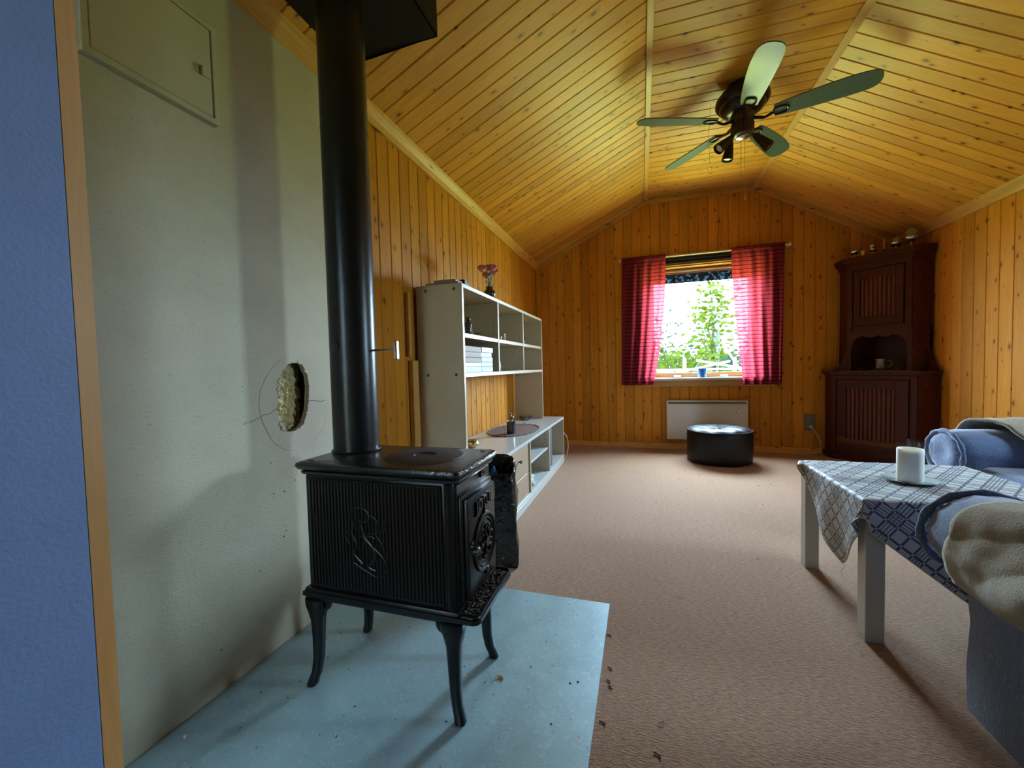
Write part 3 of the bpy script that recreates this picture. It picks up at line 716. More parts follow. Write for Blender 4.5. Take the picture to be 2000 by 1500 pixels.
# top plate
bm=B()
def rrect(x0,x1,y0,y1,r,k=4): return arc(x1-r,y0+r,r,-90,0,k)+arc(x1-r,y1-r,r,0,90,k)+arc(x0+r,y1-r,r,90,180,k)+arc(x0+r,y0+r,r,180,270,k)
rings=[]
for o_,z_ in [(-.014,.598),(-.004,.603),(-.002,.610),(-.008,.612),(.004,.618),(.008,.626),(.006,.633),(0,.6355)]:
    rings.append([bm.verts.new((a,b,z_)) for a,b in rrect(-.908-o_,-.424+o_,.880-o_,1.146+o_,.016)])
skin(bm,rings); tp=part('top_plate',bm,'ironhammered',st,smooth=True)
bm=B(); lathe(bm,[(0,.002),(.030,.002),(.031,.004),(.107,.0035),(.110,.002),(.112,-.001)],(-.590,1.022,.6355),48); part('cooking_plate',bm,'ironrough',tp,smooth=True)
bm=B(); tube(bm,[(a,b,.6395) for a,b in arc(-.590,1.022,.034,20,150,10)],.0028,6); part('lift_groove',bm,'slot',tp,smooth=True)
for a,b in [(-.455,.905),(-.452,1.12),(-.885,.91)]:
    bm=B(); box(bm,a-.008,a+.008,b-.003,b+.003,.6352,.6366); part('slot',bm,'slot',tp)
# front frame, door
bm=B(); box(bm,SX1-.002,SX1+.006,SY0+.006,SY1-.006,.284,.597,.003); part('front_plate',bm,'iron',st,smooth=True)
bm=B(); box(bm,SX1+.004,SX1+.016,.905,1.116,.298,.566,.004,2); part('door_frame',bm,'iron',st,smooth=True)
door=None
bm=B(); DX=-.412
box(bm,SX1+.012,DX,.914,1.104,.300,.556,.006,2); door=part('door',bm,'iron',st,smooth=True)
bm=B(); my,mz=1.012,.415
for r,t_ in ((.072,.006),(.060,.0035),(.048,.0035)):
    tube(bm,[(DX+.002,my+r*math.cos(2*PI*i/48),mz+r*1.02*math.sin(2*PI*i/48)) for i in range(49)],t_,8)
cyl(bm,(DX-.001,my,mz),(DX+.003,my,mz),.047,36)
cyl(bm,(DX,my,mz),(DX+.012,my,mz),.013,16)
for k in range(5):
    a=R(90+72*k); pts=[]
    for s in range(9):
        rr=.013+.030*s/8; aa=a+.35*math.sin(s/8*PI)
        pts.append((DX+.007,my+rr*math.cos(aa),mz+rr*math.sin(aa)))
    tube(bm,pts,.004,8); tube(bm,[(DX+.006,my+.036*math.cos(a+.6)+.008*math.cos(q),mz+.036*math.sin(a+.6)+.008*math.sin(q)) for q in [i*.6 for i in range(10)]],.0025,6)
box(bm,DX,DX+.006,my-.003,my+.003,mz+.075,mz+.093,.001); box(bm,DX,DX+.010,my-.008,my+.008,mz-.088,mz-.070,.002)
part('air_vent_medallion',bm,'iron',door,smooth=True)
bm=B(); tube(bm,[(DX,.925,.435),(DX+.016,.925,.435),(DX+.022,.921,.435),(DX+.022,.900,.435)],.006,8); lathe(bm,[(.004,0),(.011,.003),(.012,.012),(.008,.022),(0,.024)],(DX+.022,.912,.435),14,axis=(0,-1,0))
box(bm,DX-.004,DX+.004,.920,.950,.425,.447,.003); part('door_latch',bm,'iron',door,smooth=True)
for z_ in (.335+.06,.52):
    bm=B(); cyl(bm,(DX-.012,1.111,z_-.018),(DX-.012,1.111,z_+.018),.009,12); box(bm,DX-.02,DX-.006,1.098,1.11,z_-.012,z_+.012,.002); part('hinge',bm,'iron',st,smooth=True)
def text_mesh(txt,size,depth):
    cu=bpy.data.curves.new('lettering','FONT'); cu.body=txt; cu.size=size; cu.extrude=depth; cu.bevel_depth=.0006; cu.align_x='CENTER'; cu.align_y='CENTER'; cu.offset=.0002
    o=bpy.data.objects.new('lettering',cu); C.objects.link(o); dg=bpy.context.evaluated_depsgraph_get()
    me=bpy.data.meshes.new_from_object(o.evaluated_get(dg)); bpy.data.objects.remove(o); me.materials.clear(); me.materials.append(M['iron'])
    me.transform(Matrix(((0,0,1,0),(1,0,0,0),(0,1,0,0),(0,0,0,1)))); return me   # text X->+y, Y->+z, Z->+x
me=text_mesh('JØTUL',.040,.0035); me.transform(Matrix.Translation((DX+.003,1.010,.523))); part('raised_lettering',None,None,door,mesh=me)
me=text_mesh('602',.022,.0028); me.transform(Matrix.Translation((SX1+.008,1.010+.055,.583))); part('raised_number',None,None,st,mesh=me)
# legs
def leg(x,y,sx,sy):
    bm=B(); secs=[]
    prof=[(.252,0,.030,.024),(.235,0,.030,.024),(.215,.0,.024,.020),(.19,-.0,.018,.016),(.14,.0,.0155,.014),(.08,.002,.0135,.013),(.04,.008,.0125,.012),(.02,.016,.013,.0125),(.006,.020,.0135,.013),(.0048,.020,.012,.012)]
    for z,o_,a,b in prof:
        c=Vector((x+sx*o_*.9,y+sy*o_*.6,z)); 
        secs.append([bm.verts.new(c+Vector((a*px,b*py,0))) for px,py in [(-1,-.6),(-.6,-1),(.6,-1),(1,-.6),(1,.6),(.6,1),(-.6,1),(-1,.6)]])
    skin(bm,secs)
    tube(bm,spl([(x-sx*.020,y,.252),(x-sx*.038,y,.248),(x-sx*.036,y,.232),(x-sx*.022,y,.222),(x-sx*.016,y,.20)],4),[.010]*16+[.006],8)
    return bm
for x_,y_,sx,sy in [(-.455,.900,1,-1),(-.875,.900,-1,-1),(-.455,1.118,1,1),(-.875,1.118,-1,1)]:
    part('leg',leg(x_,y_,sx,sy),'iron',st,smooth=50)
# flue pipe
fp=thing('flue_pipe','tall black steel flue pipe rising from the stove top','flue pipe',(-.85,1.06,.636))
px_,py_=-.852,1.062
bm=B(); cyl(bm,(px_,py_,.637),(px_,py_,2.30),.068,64); cyl(bm,(px_,py_,1.60),(px_,py_,1.607),.0688,64,cap=False); part('pipe',bm,'pipe',fp,smooth=True)
bm=B(); tube(bm,[(px_+.071*math.cos(2*PI*i/48),py_+.071*math.sin(2*PI*i/48),.639) for i in range(49)],.0032,6,cap=False); part('collar',bm,'iron',fp,smooth=True)
bm=B(); cyl(bm,(px_+.05,py_+.02,.945),(-.712,py_+.02,.945),.0035,8); rd=part('damper_rod',bm,'steel',fp,smooth=True)
bm=B(); box(bm,-.7165,-.7055,py_+.012,py_+.028,.913,.972,.003); part('damper_handle',bm,'steel',rd,smooth=True)
bd=Vector((-.05,-.045,0)).normalized()
p0=Vector((px_,py_,.957))+Vector((-.009,-.0671,0)); u0=Vector((-.13,-1,0)).normalized()
bm=B(); cyl(bm,p0-u0*.004,p0+u0*.004,.0125,16); cyl(bm,p0,p0+u0*.009,.0085,6); part('bolt',bm,'ironrough',fp,smooth=True,label='rusty damper bolt')
# ceiling firestop box
hb=thing('firestop_box','black sheet metal box at the ceiling where the flue passes','flue box',(-.86,1.12,2.04))
hx0,hx1,hy0_,hy1_,hz_=-1.078,-.668,.90,1.338,2.045
def cz(x): return ceilz(x)-.002
bm=B()
for (x0,x1,y0,y1) in [(hx0,hx1,hy0_,hy0_+.003),(hx0,hx1,hy1_-.003,hy1_)]:
    vs_=[bm.verts.new(v_) for v_ in [(x0,y0,hz_),(x1,y0,hz_),(x1,y0,cz(x1)),(x0,y0,cz(x0)),(x0,y1,hz_),(x1,y1,hz_),(x1,y1,cz(x1)),(x0,y1,cz(x0))]]
    for f in [(0,1,2,3),(7,6,5,4),(0,4,5,1),(1,5,6,2),(2,6,7,3),(3,7,4,0)]: bm.faces.new([vs_[i] for i in f])
box(bm,hx1-.003,hx1,hy0_,hy1_,hz_,cz(hx1)-.002)
part('sides',bm,'blackmetal',hb)
bm=B(); o1=[(hx0,hy0_),(hx1,hy0_),(hx1,hy1_),(hx0,hy1_)]; es=[]
for loop in (o1,[(px_+.072*math.cos(2*PI*i/32),py_+.072*math.sin(2*PI*i/32)) for i in range(32)]):
    vv=[bm.verts.new((a,b,hz_)) for a,b in loop]
    for i in range(len(vv)): es.append(bm.edges.new((vv[i],vv[(i+1)%len(vv)])))
bmesh.ops.triangle_fill(bm,use_beauty=True,edges=es)
r_=bmesh.ops.extrude_face_region(bm,geom=bm.faces[:]); bmesh.ops.translate(bm,vec=(0,0,.003),verts=[e for e in r_['geom'] if isinstance(e,bmesh.types.BMVert)])
part('bottom_plate',bm,'blackmetal',hb)
# debris
random.seed(12)
for (x_,y_,s,lab) in [(-.392,1.045,.012,'curled yellow wood shaving on the zinc plate')]:
    bm=B(); tube(bm,[(x_+s*math.cos(t),y_+s*math.sin(t)*.8,.0065+.001*t) for t in [i*.45 for i in range(9)]],[.001,.002,.003,.003,.0025,.002,.002,.001,.0006],5)
    single('wood_shaving',bm,'trimX',lab,'shaving',loc=(x_,y_,.0045),smooth=True)
bm=B()
for k in range(110):
    x_=random.uniform(-1.05,-.14); y_=random.uniform(.5,1.48); s=random.choice((.0005,.0007,.0009,.0016))*random.uniform(.7,1.2)
    m=Matrix.Translation((x_,y_,.0052))@Matrix.Rotation(random.uniform(0,3),4,'Z'); box(bm,-s*1.6,s*1.6,-s*.6,s*.6,-.0006,.0006,0,1,m)
single('soot_specks',bm,'ash','small dark soot specks scattered on the zinc plate','soot',kind='stuff',loc=(-.6,1,.0045))
bm=B()
for x_,y_ in [(-.10,1.17),(-.095,1.10),(-.115,1.32),(-.105,.98),(.02,.93),(-.1,1.12)]:
    tube(bm,[(x_+.010*math.cos(t)*random.uniform(.6,1.3),y_+.010*math.sin(t),.002) for t in [i*.5 for i in range(5)]],.0013,5)
single('bark_crumbs',bm,'ash','black bark crumbs on the carpet beside the zinc plate','bark',kind='stuff',loc=(-.1,1.1,0))
bm=B()
for k in range(26):
    x_=random.uniform(-.08,1.2); y_=random.uniform(1.0,3.6); a=random.uniform(0,3); l=random.uniform(.006,.018)
    tube(bm,[(x_,y_,.003),(x_+l*math.cos(a),y_+l*math.sin(a),.004),(x_+l*1.7*math.cos(a+.4),y_+l*1.7*math.sin(a+.4),.003)],.0009,4)
single('lint',bm,'lace','pale bits of lint scattered over the carpet','lint',kind='stuff',loc=(.4,2,0))
bm=B(); box(bm,-1.07,-1.06,.66,.668,.0045,.011,.002); single('plaster_crumb',bm,'siding','white plaster crumb on the zinc plate beside the grey board','crumb',loc=(-1.065,.664,.0045))
# ---------------------------------------------------------------- bag
bg_=thing('plastic_bag','open black plastic bag standing behind the stove','bag',(-.66,1.73,0))
bm=B(); secs=[]
cb=Vector((-.655,1.725,0)); 
for j,z in enumerate([.002,.01,.06,.12,.18,.24,.30,.36,.41,.445,.455]):
    ringv=[]
    for i in range(40):
        a=2*PI*i/40; c_,s_=math.cos(a),math.sin(a)
        rx=.108*math.copysign(abs(c_)**.32,c_); ry=.085*math.copysign(abs(s_)**.32,s_)
        k=1+.10*noise.noise(Vector((c_*2,s_*2,z*9)))+.09*noise.noise(Vector((c_*5,s_*5,z*14+4)))+.08*(z/.45-.5)*-1
        rx*=k; ry*=k
        q=Vector((rx,ry,0)); q.rotate(Matrix.Rotation(R(18),3,'Z')); 
        ringv.append(bm.verts.new(cb+q+Vector((0,0,z+((.012*noise.noise(Vector((c_*3,s_*3,1)))+.030*s_-.01) if j>8 else 0)))))
    secs.append(ringv)
inner=[]
for j,(z,kk) in enumerate([(.452,.97),(.40,.93),(.30,.90)]):
    inner.append([bm.verts.new(cb+(v.co-cb-Vector((0,0,v.co.z)))*kk+Vector((0,0,z+(v.co.z-.455 if j==0 else 0)))) for v in secs[-1]])
skin(bm,secs+inner,cap=False); bm.faces.new(list(reversed(secs[0])))
part('bag_wall',bm,'blackbag',bg_,smooth='all')
bm=B(); pts=[]
n=12; gg=[[bm.verts.new((cb.x-.075+.15*i/n,cb.y-.06+.12*j/n,.37+.05*noise.noise(Vector((i*.5,j*.5,2)))+.05*math.exp(-((i-7)**2+(j-5)**2)/6))) for j in range(n+1)] for i in range(n+1)]
for i in range(n):
    for j in range(n): bm.faces.new((gg[i][j],gg[i+1][j],gg[i+1][j+1],gg[i][j+1]))
part('liner',bm,'blueplastic',bg_,label='crumpled blue plastic inside the bag')
# ---------------------------------------------------------------- low white bench unit
WX=-1.112
lb=thing('low_shelf_unit','long low white shelf unit with open bays along the left wall','shelf unit',(-.90,2.82,0))
lx1=-.692; y0,y1=1.905,3.735; H=.418
bm=B(); box(bm,WX,lx1,y0,y1,H-.020,H,.0015); part('top_board',bm,'whitebright',lb)
for ya,yb in [(y0,y0+.018),(2.535,2.553),(3.105,3.123),(y1-.018,y1)]:
    bm=B(); box(bm,WX,lx1-.002,ya,yb,.068 if ya not in (y0,y1-.018) else 0,H-.020,.001); part('upright',bm,'white',lb)
bm=B(); box(bm,WX,lx1-.001,y0+.018,y1-.018,.050,.068,.001); part('bottom_board',bm,'whitebright',lb)
bm=B(); box(bm,lx1-.018,lx1,y0+.018,y1-.018,0.0005,.050,.001); part('plinth',bm,'whitebright',lb)
bm=B(); box(bm,WX,lx1-.015,2.553,3.105,.240,.256,.001); part('shelf',bm,'whitebright',lb)
bm=B(); box(bm,WX,WX+.006,y0+.018,y1-.018,.068,H-.020); part('back_panel',bm,'white',lb)
for za,zb in ((.070,.205),(.209,H-.024)):
    bm=B(); box(bm,lx1-.030,lx1-.012,y0+.020,2.533,za,zb,.0015); dw=part('drawer_front',bm,'brownfront',lb)
    if za>.2:
        bm=B(); lathe(bm,[(.004,0),(.004,.01),(.010,.016),(.010,.022),(0,.024)],(lx1-.012,2.30,.32),12,axis=(1,0,0)); part('knob',bm,'plug',dw,smooth=True)
bm=B()
for z_ in (.29,.318,.346,.16,.13): cyl(bm,(lx1-.04,3.1055,z_),(lx1-.04,3.1045,z_),.0035,8)
part('peg_holes',bm,'plug',lb,kind='stuff')
bm=B(); box(bm,-1.05,-.715,3.16,3.30,.0685,.385,.002); single('grey_panel',bm,'greypanel','upright dark grey box in the right bay of the low shelf unit','box',loc=(-.9,3.2,.0685))
# crumpled cloth in the bay
bm=B(); bmesh.ops.create_icosphere(bm,subdivisions=4,radius=.075)
for v in bm.verts:
    p=v.co.copy(); k=1+.45*noise.noise(p*16)+.25*noise.noise(p*40)
    v.co=Vector((p.x*1.15*k,p.y*1.2*k,max(p.z*.55*k,-.036)))+Vector((-.80,2.70,.105))
single('tea_cloth',bm,'purecloth','crumpled blue and white cloth in the lower middle bay','cloth',smooth='all',loc=(-.80,2.70,.068))
bm=B(); lathe(bm,[(0,0),(.014,0),(.014,.03),(.008,.036),(.008,.045),(0,.045)],(-.72,2.575,.2565),12); single('red_bottle_cap',bm,'reddot','tiny red cap on the shelf of the middle bay','cap',smooth=True,loc=(-.72,2.575,.2565))
# ---------------------------------------------------------------- tall hutch
ub=thing('open_bookcase','cream open bookcase with six cubbyholes standing on the low unit','bookcase',(-.98,2.74,H))
ux1=-.852; uy0,uy1=1.888,3.60; UT=1.312
bm=B(); box(bm,WX,ux1,uy0,uy0+.020,H+.0005,UT,.001); sp0=part('side_panel',bm,'white',ub)
for y_,z_ in [(-.895,1.285),(-1.055,1.285),(-.895,.852),(-1.055,.852)]:
    bm=B(); cyl(bm,(y_,uy0-.0015,z_),(y_,uy0+.002,z_),.0075,14)
    part('screw_cap',bm,'plug',sp0,smooth=True,label='dark round screw cap')
bm=B(); box(bm,WX,ux1,uy1-.020,uy1,H+.0005,UT,.001); part('side_panel',bm,'white',ub)
for nm,za,zb,x1 in (('top_board',UT-.020,UT,ux1-.0005),('middle_shelf',1.042,1.064,ux1-.006),('bottom_shelf',.838,.860,ux1-.001)):
    bm=B(); box(bm,WX,x1,uy0+.020,uy1-.020,za,zb,.001); part(nm,bm,'white',ub)
for y_ in (2.432,2.998):
    bm=B(); box(bm,WX,ux1-.004,y_,y_+.018,.860,UT-.020,.001); dv=part('divider',bm,'white',ub)
    bm=B()
    for z_ in (.90,.92,.94,.96,1.10,1.12,1.14,1.16): cyl(bm,(ux1-.035,y_-.0006,z_),(ux1-.035,y_+.0002,z_),.0028,8)
    part('peg_holes',bm,'plug',dv,kind='stuff')
bm=B(); box(bm,WX,WX+.005,uy0+.020,uy1-.020,.860,UT-.020); part('back_panel',bm,'white',ub)
# books
def book(name,x0,x1,y0,y1,z0,z1,cover,label,group,spine='x'):
    t=thing(name,label,'book',((x0+x1)/2,(y0+y1)/2,z0),group=group); c=.0022
    bm=B(); box(bm,x0,x1,y0,y1,z0,z0+c,.0005); box(bm,x0,x1,y0,y1,z1-c,z1,.0005)
    if spine=='x': box(bm,x1-c,x1,y0,y1,z0+c,z1-c)
    else: box(bm,x0,x1,y0,y0+c,z0+c,z1-c)
    part('cover',bm,cover,t)
    bm=B(); box(bm,x0+.003,x1-(c if spine=='x' else .003),y0+(.003 if spine=='x' else c),y1-.003,z0+c,z1-c); part('pages',bm,'paper',t)
z=.8602; hs=[.031,.028,.028,.027,.030]
pos=['lowest','second from the bottom','middle','second from the top','topmost']
for i,h_ in enumerate(hs):
    j=random.uniform(-.004,.004)
    book('pale_book',-1.06,-.872+j,2.175+j,2.355+j,z,z+h_-.001,'whitebook','pale bound book, %s of the right-hand pile, lower left cubby'%pos[i],'books in the lower left cubbyhole'); z+=h_
z=.8602; nm=['pale blue covered large book at the bottom of the left-hand pile','thin white book second from the bottom of the left-hand pile','brown clothbound book third up in the left-hand pile','brown clothbound book fourth up in the left-hand pile','brown clothbound book on top of the left-hand pile']
for i,(h_,cv) in enumerate([(.034,'whitebook'),(.018,'white'),(.030,'brownbook'),(.030,'brownbook'),(.030,'brownbook')]):
    book('stacked_book',-1.08,-.868,1.915,2.166,z,z+h_-.001,cv,nm[i],'books in the lower left cubbyhole'); z+=h_
book('red_book',-1.06,-.875,1.895,2.03,UT+.0003,UT+.011,'redbook','thin red book flat on the near end of the bookcase top',None)
book('small_book',-1.02,-.895,1.91,1.99,UT+.0115,UT+.028,'brownbook','small brown book lying on the thin red book',None)
# black folded thing
bm=B(); prism(bm,[(2.03,UT+.0005),(2.16,UT+.0005),(2.15,UT+.010),(2.09,UT+.030),(2.055,UT+.052),(2.035,UT+.050)],'x',-.97,-.90)
bmesh.ops.bevel(bm,geom=bm.edges[:],offset=.004,segments=2,affect='EDGES'); single('leather_case',bm,'leather','black wedge-shaped case on top of the bookcase between book and vase','case',smooth=True,loc=(-.93,2.09,UT))
# vase with silk flowers
vz=UT+.0005; vc=Vector((-.895,2.40,vz))
vt=thing('flower_vase','dark round vase of pink silk roses on top of the bookcase','vase',vc)
bm=B(); lathe(bm,[(0,0),(.026,0),(.034,.012),(.038,.032),(.033,.048),(.022,.058),(.020,.066),(.024,.073),(.021,.073),(.017,.064),(.0,.060)],vc,28); part('vase',bm,'vase',vt,smooth=True)
random.seed(5)
heads=[(-.065,-.02,.175),(.0,.0,.19),(.055,.015,.178),(.025,-.025,.155),(-.02,.03,.185)]
for hx,hy,hz2 in heads:
    bm=B(); top=vc+Vector((hx*.3+hy*0,hx*1.0,hz2)); top=vc+Vector((hy,hx,hz2))
    tube(bm,spl([vc+Vector((0,0,.06)),vc+Vector((hy*.3,hx*.3,.11)),top],5),.0018,6); stm=part('stem',bm,'stem',vt,smooth=True)
    bm=B()
    for k in range(26):
        a=k*2.4; el=.2+1.15*k/26; rr=.036*(1-.25*k/26)
        d=Vector((math.cos(a)*math.cos(el),math.sin(a)*math.cos(el),math.sin(el)*.8)); c=top+d*rr*.6; u,v=basis(d)
        vv=[bm.verts.new(c+u*.019*math.cos(q)+v*.016*math.sin(q)+d*.004*math.cos(2*q)) for q in [i*PI/3 for i in range(6)]]; bm.faces.new(vv)
    bmesh.ops.create_icosphere(bm,subdivisions=2,radius=.022,matrix=Matrix.Translation(top))
    part('rose',bm,'petal',vt,smooth=True)
bm=B()
for hy,hx,hz2,l in [(0,-.055,.095,.03),(.0,.045,.09,.032),(.01,-.035,.12,.025),(-.01,.03,.13,.03),(.01,.02,.15,.028),(0,-.01,.16,.03)]:
    c=vc+Vector((hy,hx,hz2)); tube(bm,[vc+Vector((0,0,.065)),c],.0012,5)
    d=Vector((.2,math.copysign(1,hx),.15)).normalized(); s=Vector((.6,0,.8))
    vv=[bm.verts.new(c+v_) for v_ in (-d*l*.6,s*l*.38,d*l,-s*l*.38)]; bm.faces.new(vv)
part('leaves',bm,'leaf',vt,kind='stuff')
# ornaments in cubbies
mz_=1.0645
t=thing('carved_figurine','small dark carved figurine in the upper left cubby','figurine',(-.88,2.035,mz_))
bm=B(); lathe(bm,[(0,0),(.020,0),(.022,.008),(.014,.015),(.018,.035),(.022,.055),(.012,.068),(.009,.072)],(-.885,2.030,mz_),16); part('body',bm,'darkfig',t,smooth=True)
bm=B(); bmesh.ops.create_icosphere(bm,subdivisions=2,radius=.014,matrix=Matrix.Translation((-.885,2.030,mz_+.082))); part('head',bm,'darkfig',t,smooth=True)
bm=B(); tube(bm,spl([(-.885,2.050,mz_+.055),(-.885,2.068,mz_+.045),(-.885,2.065,mz_+.02),(-.885,2.078,mz_+.003)],4),.0035,6); tube(bm,spl([(-.885,2.060,mz_+.03),(-.885,2.078,mz_+.035),(-.885,2.087,mz_+.015),(-.885,2.075,mz_+.003)],4),.003,6); part('arm',bm,'pewter',t,smooth=True)
bm=B()
for k in range(6):
    a=k*PI/3; tube(bm,spl([(-.885,2.165,mz_+.008),(-.885+.012*math.cos(a),2.165+.014*math.sin(a),mz_+.017),(-.885+.02*math.cos(a),2.165+.022*math.sin(a),mz_+.003 if k%2 else mz_+.02)],4),.0022,6)
single('metal_trinket',bm,'darkfig','small dark spidery trinket beside the figurine','trinket',smooth=True,loc=(-.885,2.165,mz_))
for y_,h_,lab in ((2.475,.058,'white candlestick figure at the left end of the middle upper cubby'),(2.60,.045,'thin white candle standing alone in the middle upper cubby'),(2.53,.022,'short brass candle stub between two white candles')):
    bm=B(); lathe(bm,[(0,0),(.010,0),(.008,.004),(.005,.008),(.0055,h_*.6),(.0045,h_),(0,h_)],(-.872,y_,mz_),12)
    single('candle',bm,'whitebright' if h_>.03 else 'brass',lab,'candle',group='small candles in the middle cubby',smooth=True,loc=(-.872,y_,mz_))
bm=B(); bmesh.ops.create_icosphere(bm,subdivisions=2,radius=.012,matrix=Matrix.Translation((-.875,2.475,mz_+.068)))
lathe(bm,[(0,0),(.012,0),(.008,.05),(.004,.06)],(-.875,2.475,.8605),10)
bm.free()
bm=B(); lathe(bm,[(0,0),(.012,0),(.012,.004),(.006,.008),(.010,.03),(.006,.05),(.008,.06),(0,.066)],(-.868,2.475,.8605),12); single('white_figurine',bm,'whitebright','small white figurine in the lower middle cubby by the divider','figurine',smooth=True,loc=(-.868,2.475,.8605))
t=thing('green_ornament','small dark green plant ornament in the upper right cubby','ornament',(-.88,3.06,mz_))
bm=B(); lathe(bm,[(0,0),(.015,0),(.018,.02),(.012,.03),(0,.03)],(-.88,3.06,mz_),12); part('pot',bm,'darkfig',t,smooth=True)
bm=B()
for k in range(16):
    a=k*2.4; l=.045; p=Vector((-.88,3.06,mz_+.03)); q=p+Vector((math.cos(a)*l*.5,math.sin(a)*l,.02+.03*((k*7)%5)/5)); s=Vector((0,0,1))*.008
    bm.faces.new([bm.verts.new(v_) for v_ in (p,(p+q)/2+s,q,(p+q)/2-s)])
part('leaves',bm,'leaf',t,kind='stuff')
# things on the bench
bz=H+.0005
bm=B(); nd=72; c0=bm.verts.new((-.912,2.87,bz+.002)); prev=None; rr_=[]
for k,rad in enumerate((.33,.66,.9,1.0)):
    ringv=[]
    for i in range(nd*2):
        a=2*PI*i/(nd*2); sc_=rad*(1+(.035*abs(math.sin(i*PI*26/(nd*2)))if k==3 else 0))
        ringv.append(bm.verts.new((-.905+.172*math.cos(a)*sc_,2.87+.29*math.sin(a)*sc_,bz+.0015+(.003*math.sin(i*1.2) if k==3 else 0)+.0015)))
    rr_.append(ringv)
for i in range(nd*2): bm.faces.new((c0,rr_[0][i],rr_[0][(i+1)%(nd*2)]))
skin(bm,rr_,cap=False)
for k in range(3,len(rr_)):
    pass
tube(bm,[(v.co.x,v.co.y,bz+.0045+.002*math.sin(i*.9)) for i,v in enumerate(rr_[3])]+[rr_[3][0].co.copy()],.003,5,cap=False)
r_=bm
single('crochet_doily',bm,'doily','oval brown crocheted doily on the low unit','doily',smooth=True,loc=(-.905,2.87,H))
jc=Vector((-.872,2.70,bz+.006))
t=thing('glass_decanter','square glass decanter with dark liquid standing on the doily','decanter',jc)
bm=B()
def sq(bm,c,h,z): return [bm.verts.new((c.x+a,c.y+b,c.z+z)) for a,b in rrect(-h,h,-h,h,h*.25,2)]
skin(bm,[sq(bm,jc,.026,.0),sq(bm,jc,.027,.070),sq(bm,jc,.026,.082)],cap=True); part('lower_bottle',bm,'vase',t,smooth=True,label='dark filled lower half')
bm=B(); lathe(bm,[(.026,.083),(.025,.095),(.018,.115),(.014,.130),(.014,.142),(.018,.150),(.016,.152),(.011,.14),(.011,.13)],jc,20); part('glass_neck',bm,'glassware',t,smooth=True)
bm=B(); tube(bm,spl([jc+Vector((0,.014,.138)),jc+Vector((0,.034,.136)),jc+Vector((0,.036,.11)),jc+Vector((0,.024,.096))],5),.003,8); part('handle',bm,'glassware',t,smooth=True)
bm=B(); lathe(bm,[(0,0),(.036,0),(.042,.004),(.052,.030),(.056,.032),(.052,.033),(.047,.026),(.036,.008),(0,.006)],(-.985,3.46,bz),28); single('glass_ashtray',bm,'glassware','clear glass bowl at the far end of the low unit','bowl',smooth=True,loc=(-.985,3.46,bz))
t=thing('brass_bowl','small round brass bowl near the bookcase side panel','bowl',(-.955,2.19,bz))
bc=(-.955,2.20,bz)
bm=B(); lathe(bm,[(0,0),(.020,0),(.034,.010),(.040,.024),(.036,.036),(.030,.040),(.028,.037),(.034,.024),(.018,.008),(0,.006)],bc,28); part('bowl',bm,'brass',t,smooth=True)
bm=B(); lathe(bm,[(.033,.037),(.036,.040),(.034,.043),(.027,.042),(0,.036)],bc,28); part('rim',bm,'vase',t,smooth=True)
# white cable at the far end
cb_=thing('white_cable','white cable looping out behind the far end of the low unit','cable',(-.70,3.79,0))
bm=B(); tube(bm,spl([(-1.0,3.80,.01),(-.80,3.79,.30),(-.69,3.79,.24),(-.665,3.78,.14),(-.68,3.76,.04),(-.70,3.745,.006)],8),.004,8); part('cord',bm,'cable',cb_,smooth=True)
# ---------------------------------------------------------------- heater, outlet, pouf
hd=thing('panel_heater','white electric panel heater on the wall under the window','heater',(.61,D-.05,.115))
bm=B(); box(bm,.240,.978,D-.070,D-.020,.112,.508,.006,2); hb2=part('housing',bm,'rad',hd,smooth=True)
bm=B(); box(bm,.256,.962,D-.0725,D-.069,.474,.494); part('outlet_grille',bm,'slot',hd)
bm=B(); box(bm,.262,.956,D-.0735,D-.072,.482,.485); part('grille_bar',bm,'rad',hd)
bm=B(); lathe(bm,[(.020,0),(.020,.008),(.017,.012),(0,.012)],(.898,D-.0695,.405),24,axis=(0,-1,0)); part('thermostat_knob',bm,'rad',hd,smooth=True)
bm=B(); cyl(bm,(.898,D-.0706,.436),(.898,D-.0695,.436),.004,8); part('indicator_lamp',bm,'slot',hd)
for x_ in (.36,.86):
    bm=B(); box(bm,x_-.02,x_+.02,D-.022,D-.0005,.16,.46); part('wall_bracket',bm,'rad',hd)
so=thing('wall_outlet','grey double wall socket left of the corner cabinet','socket',(1.507,D-.02,.225))
bm=B(); box(bm,1.468,1.546,D-.026,D-.0005,.225,.375,.005,2); part('socket_box',bm,'greyplastic',so,smooth=True)
for z_ in (.263,.337):
    bm=B(); tube(bm,[(1.507+.021*math.cos(2*PI*i/24),D-.027,z_+.021*math.sin(2*PI*i/24)) for i in range(25)],.002,6,cap=False); cyl(bm,(1.507,D-.0272,z_),(1.507,D-.0262,z_),.019,20); part('socket_face',bm,'greyplastic',so,smooth=True)
pc=thing('power_cord','off-white power cord and plug running from the socket along the skirting','cord',(1.5,D-.05,.0))
bm=B(); cyl(bm,(1.507,D-.0275,.263),(1.507,D-.055,.258),.015,14,r2=.011); part('plug',bm,'whiteplastic',pc,smooth=True)
bm=B(); tube(bm,spl([(1.507,D-.055,.258),(1.515,D-.08,.235),(1.56,D-.07,.16),(1.575,D-.06,.09),(1.56,D-.05,.03),(1.50,D-.045,.008),(1.35,D-.05,.006),(1.15,D-.04,.008),(.98,D-.05,.006),(.80,D-.06,.006)],8),.0045,8); part('cord',bm,'cable',pc,smooth=True)
pf=thing('pouf','round black leather pouf with a creased top in front of the heater','pouf',(.655,4.02,0))
PC=Vector((.655,4.022,0)); bm=B()
prof=[(.250,.004),(.262,.015),(.266,.05),(.268,.15),(.267,.24),(.262,.272),(.256,.282)]
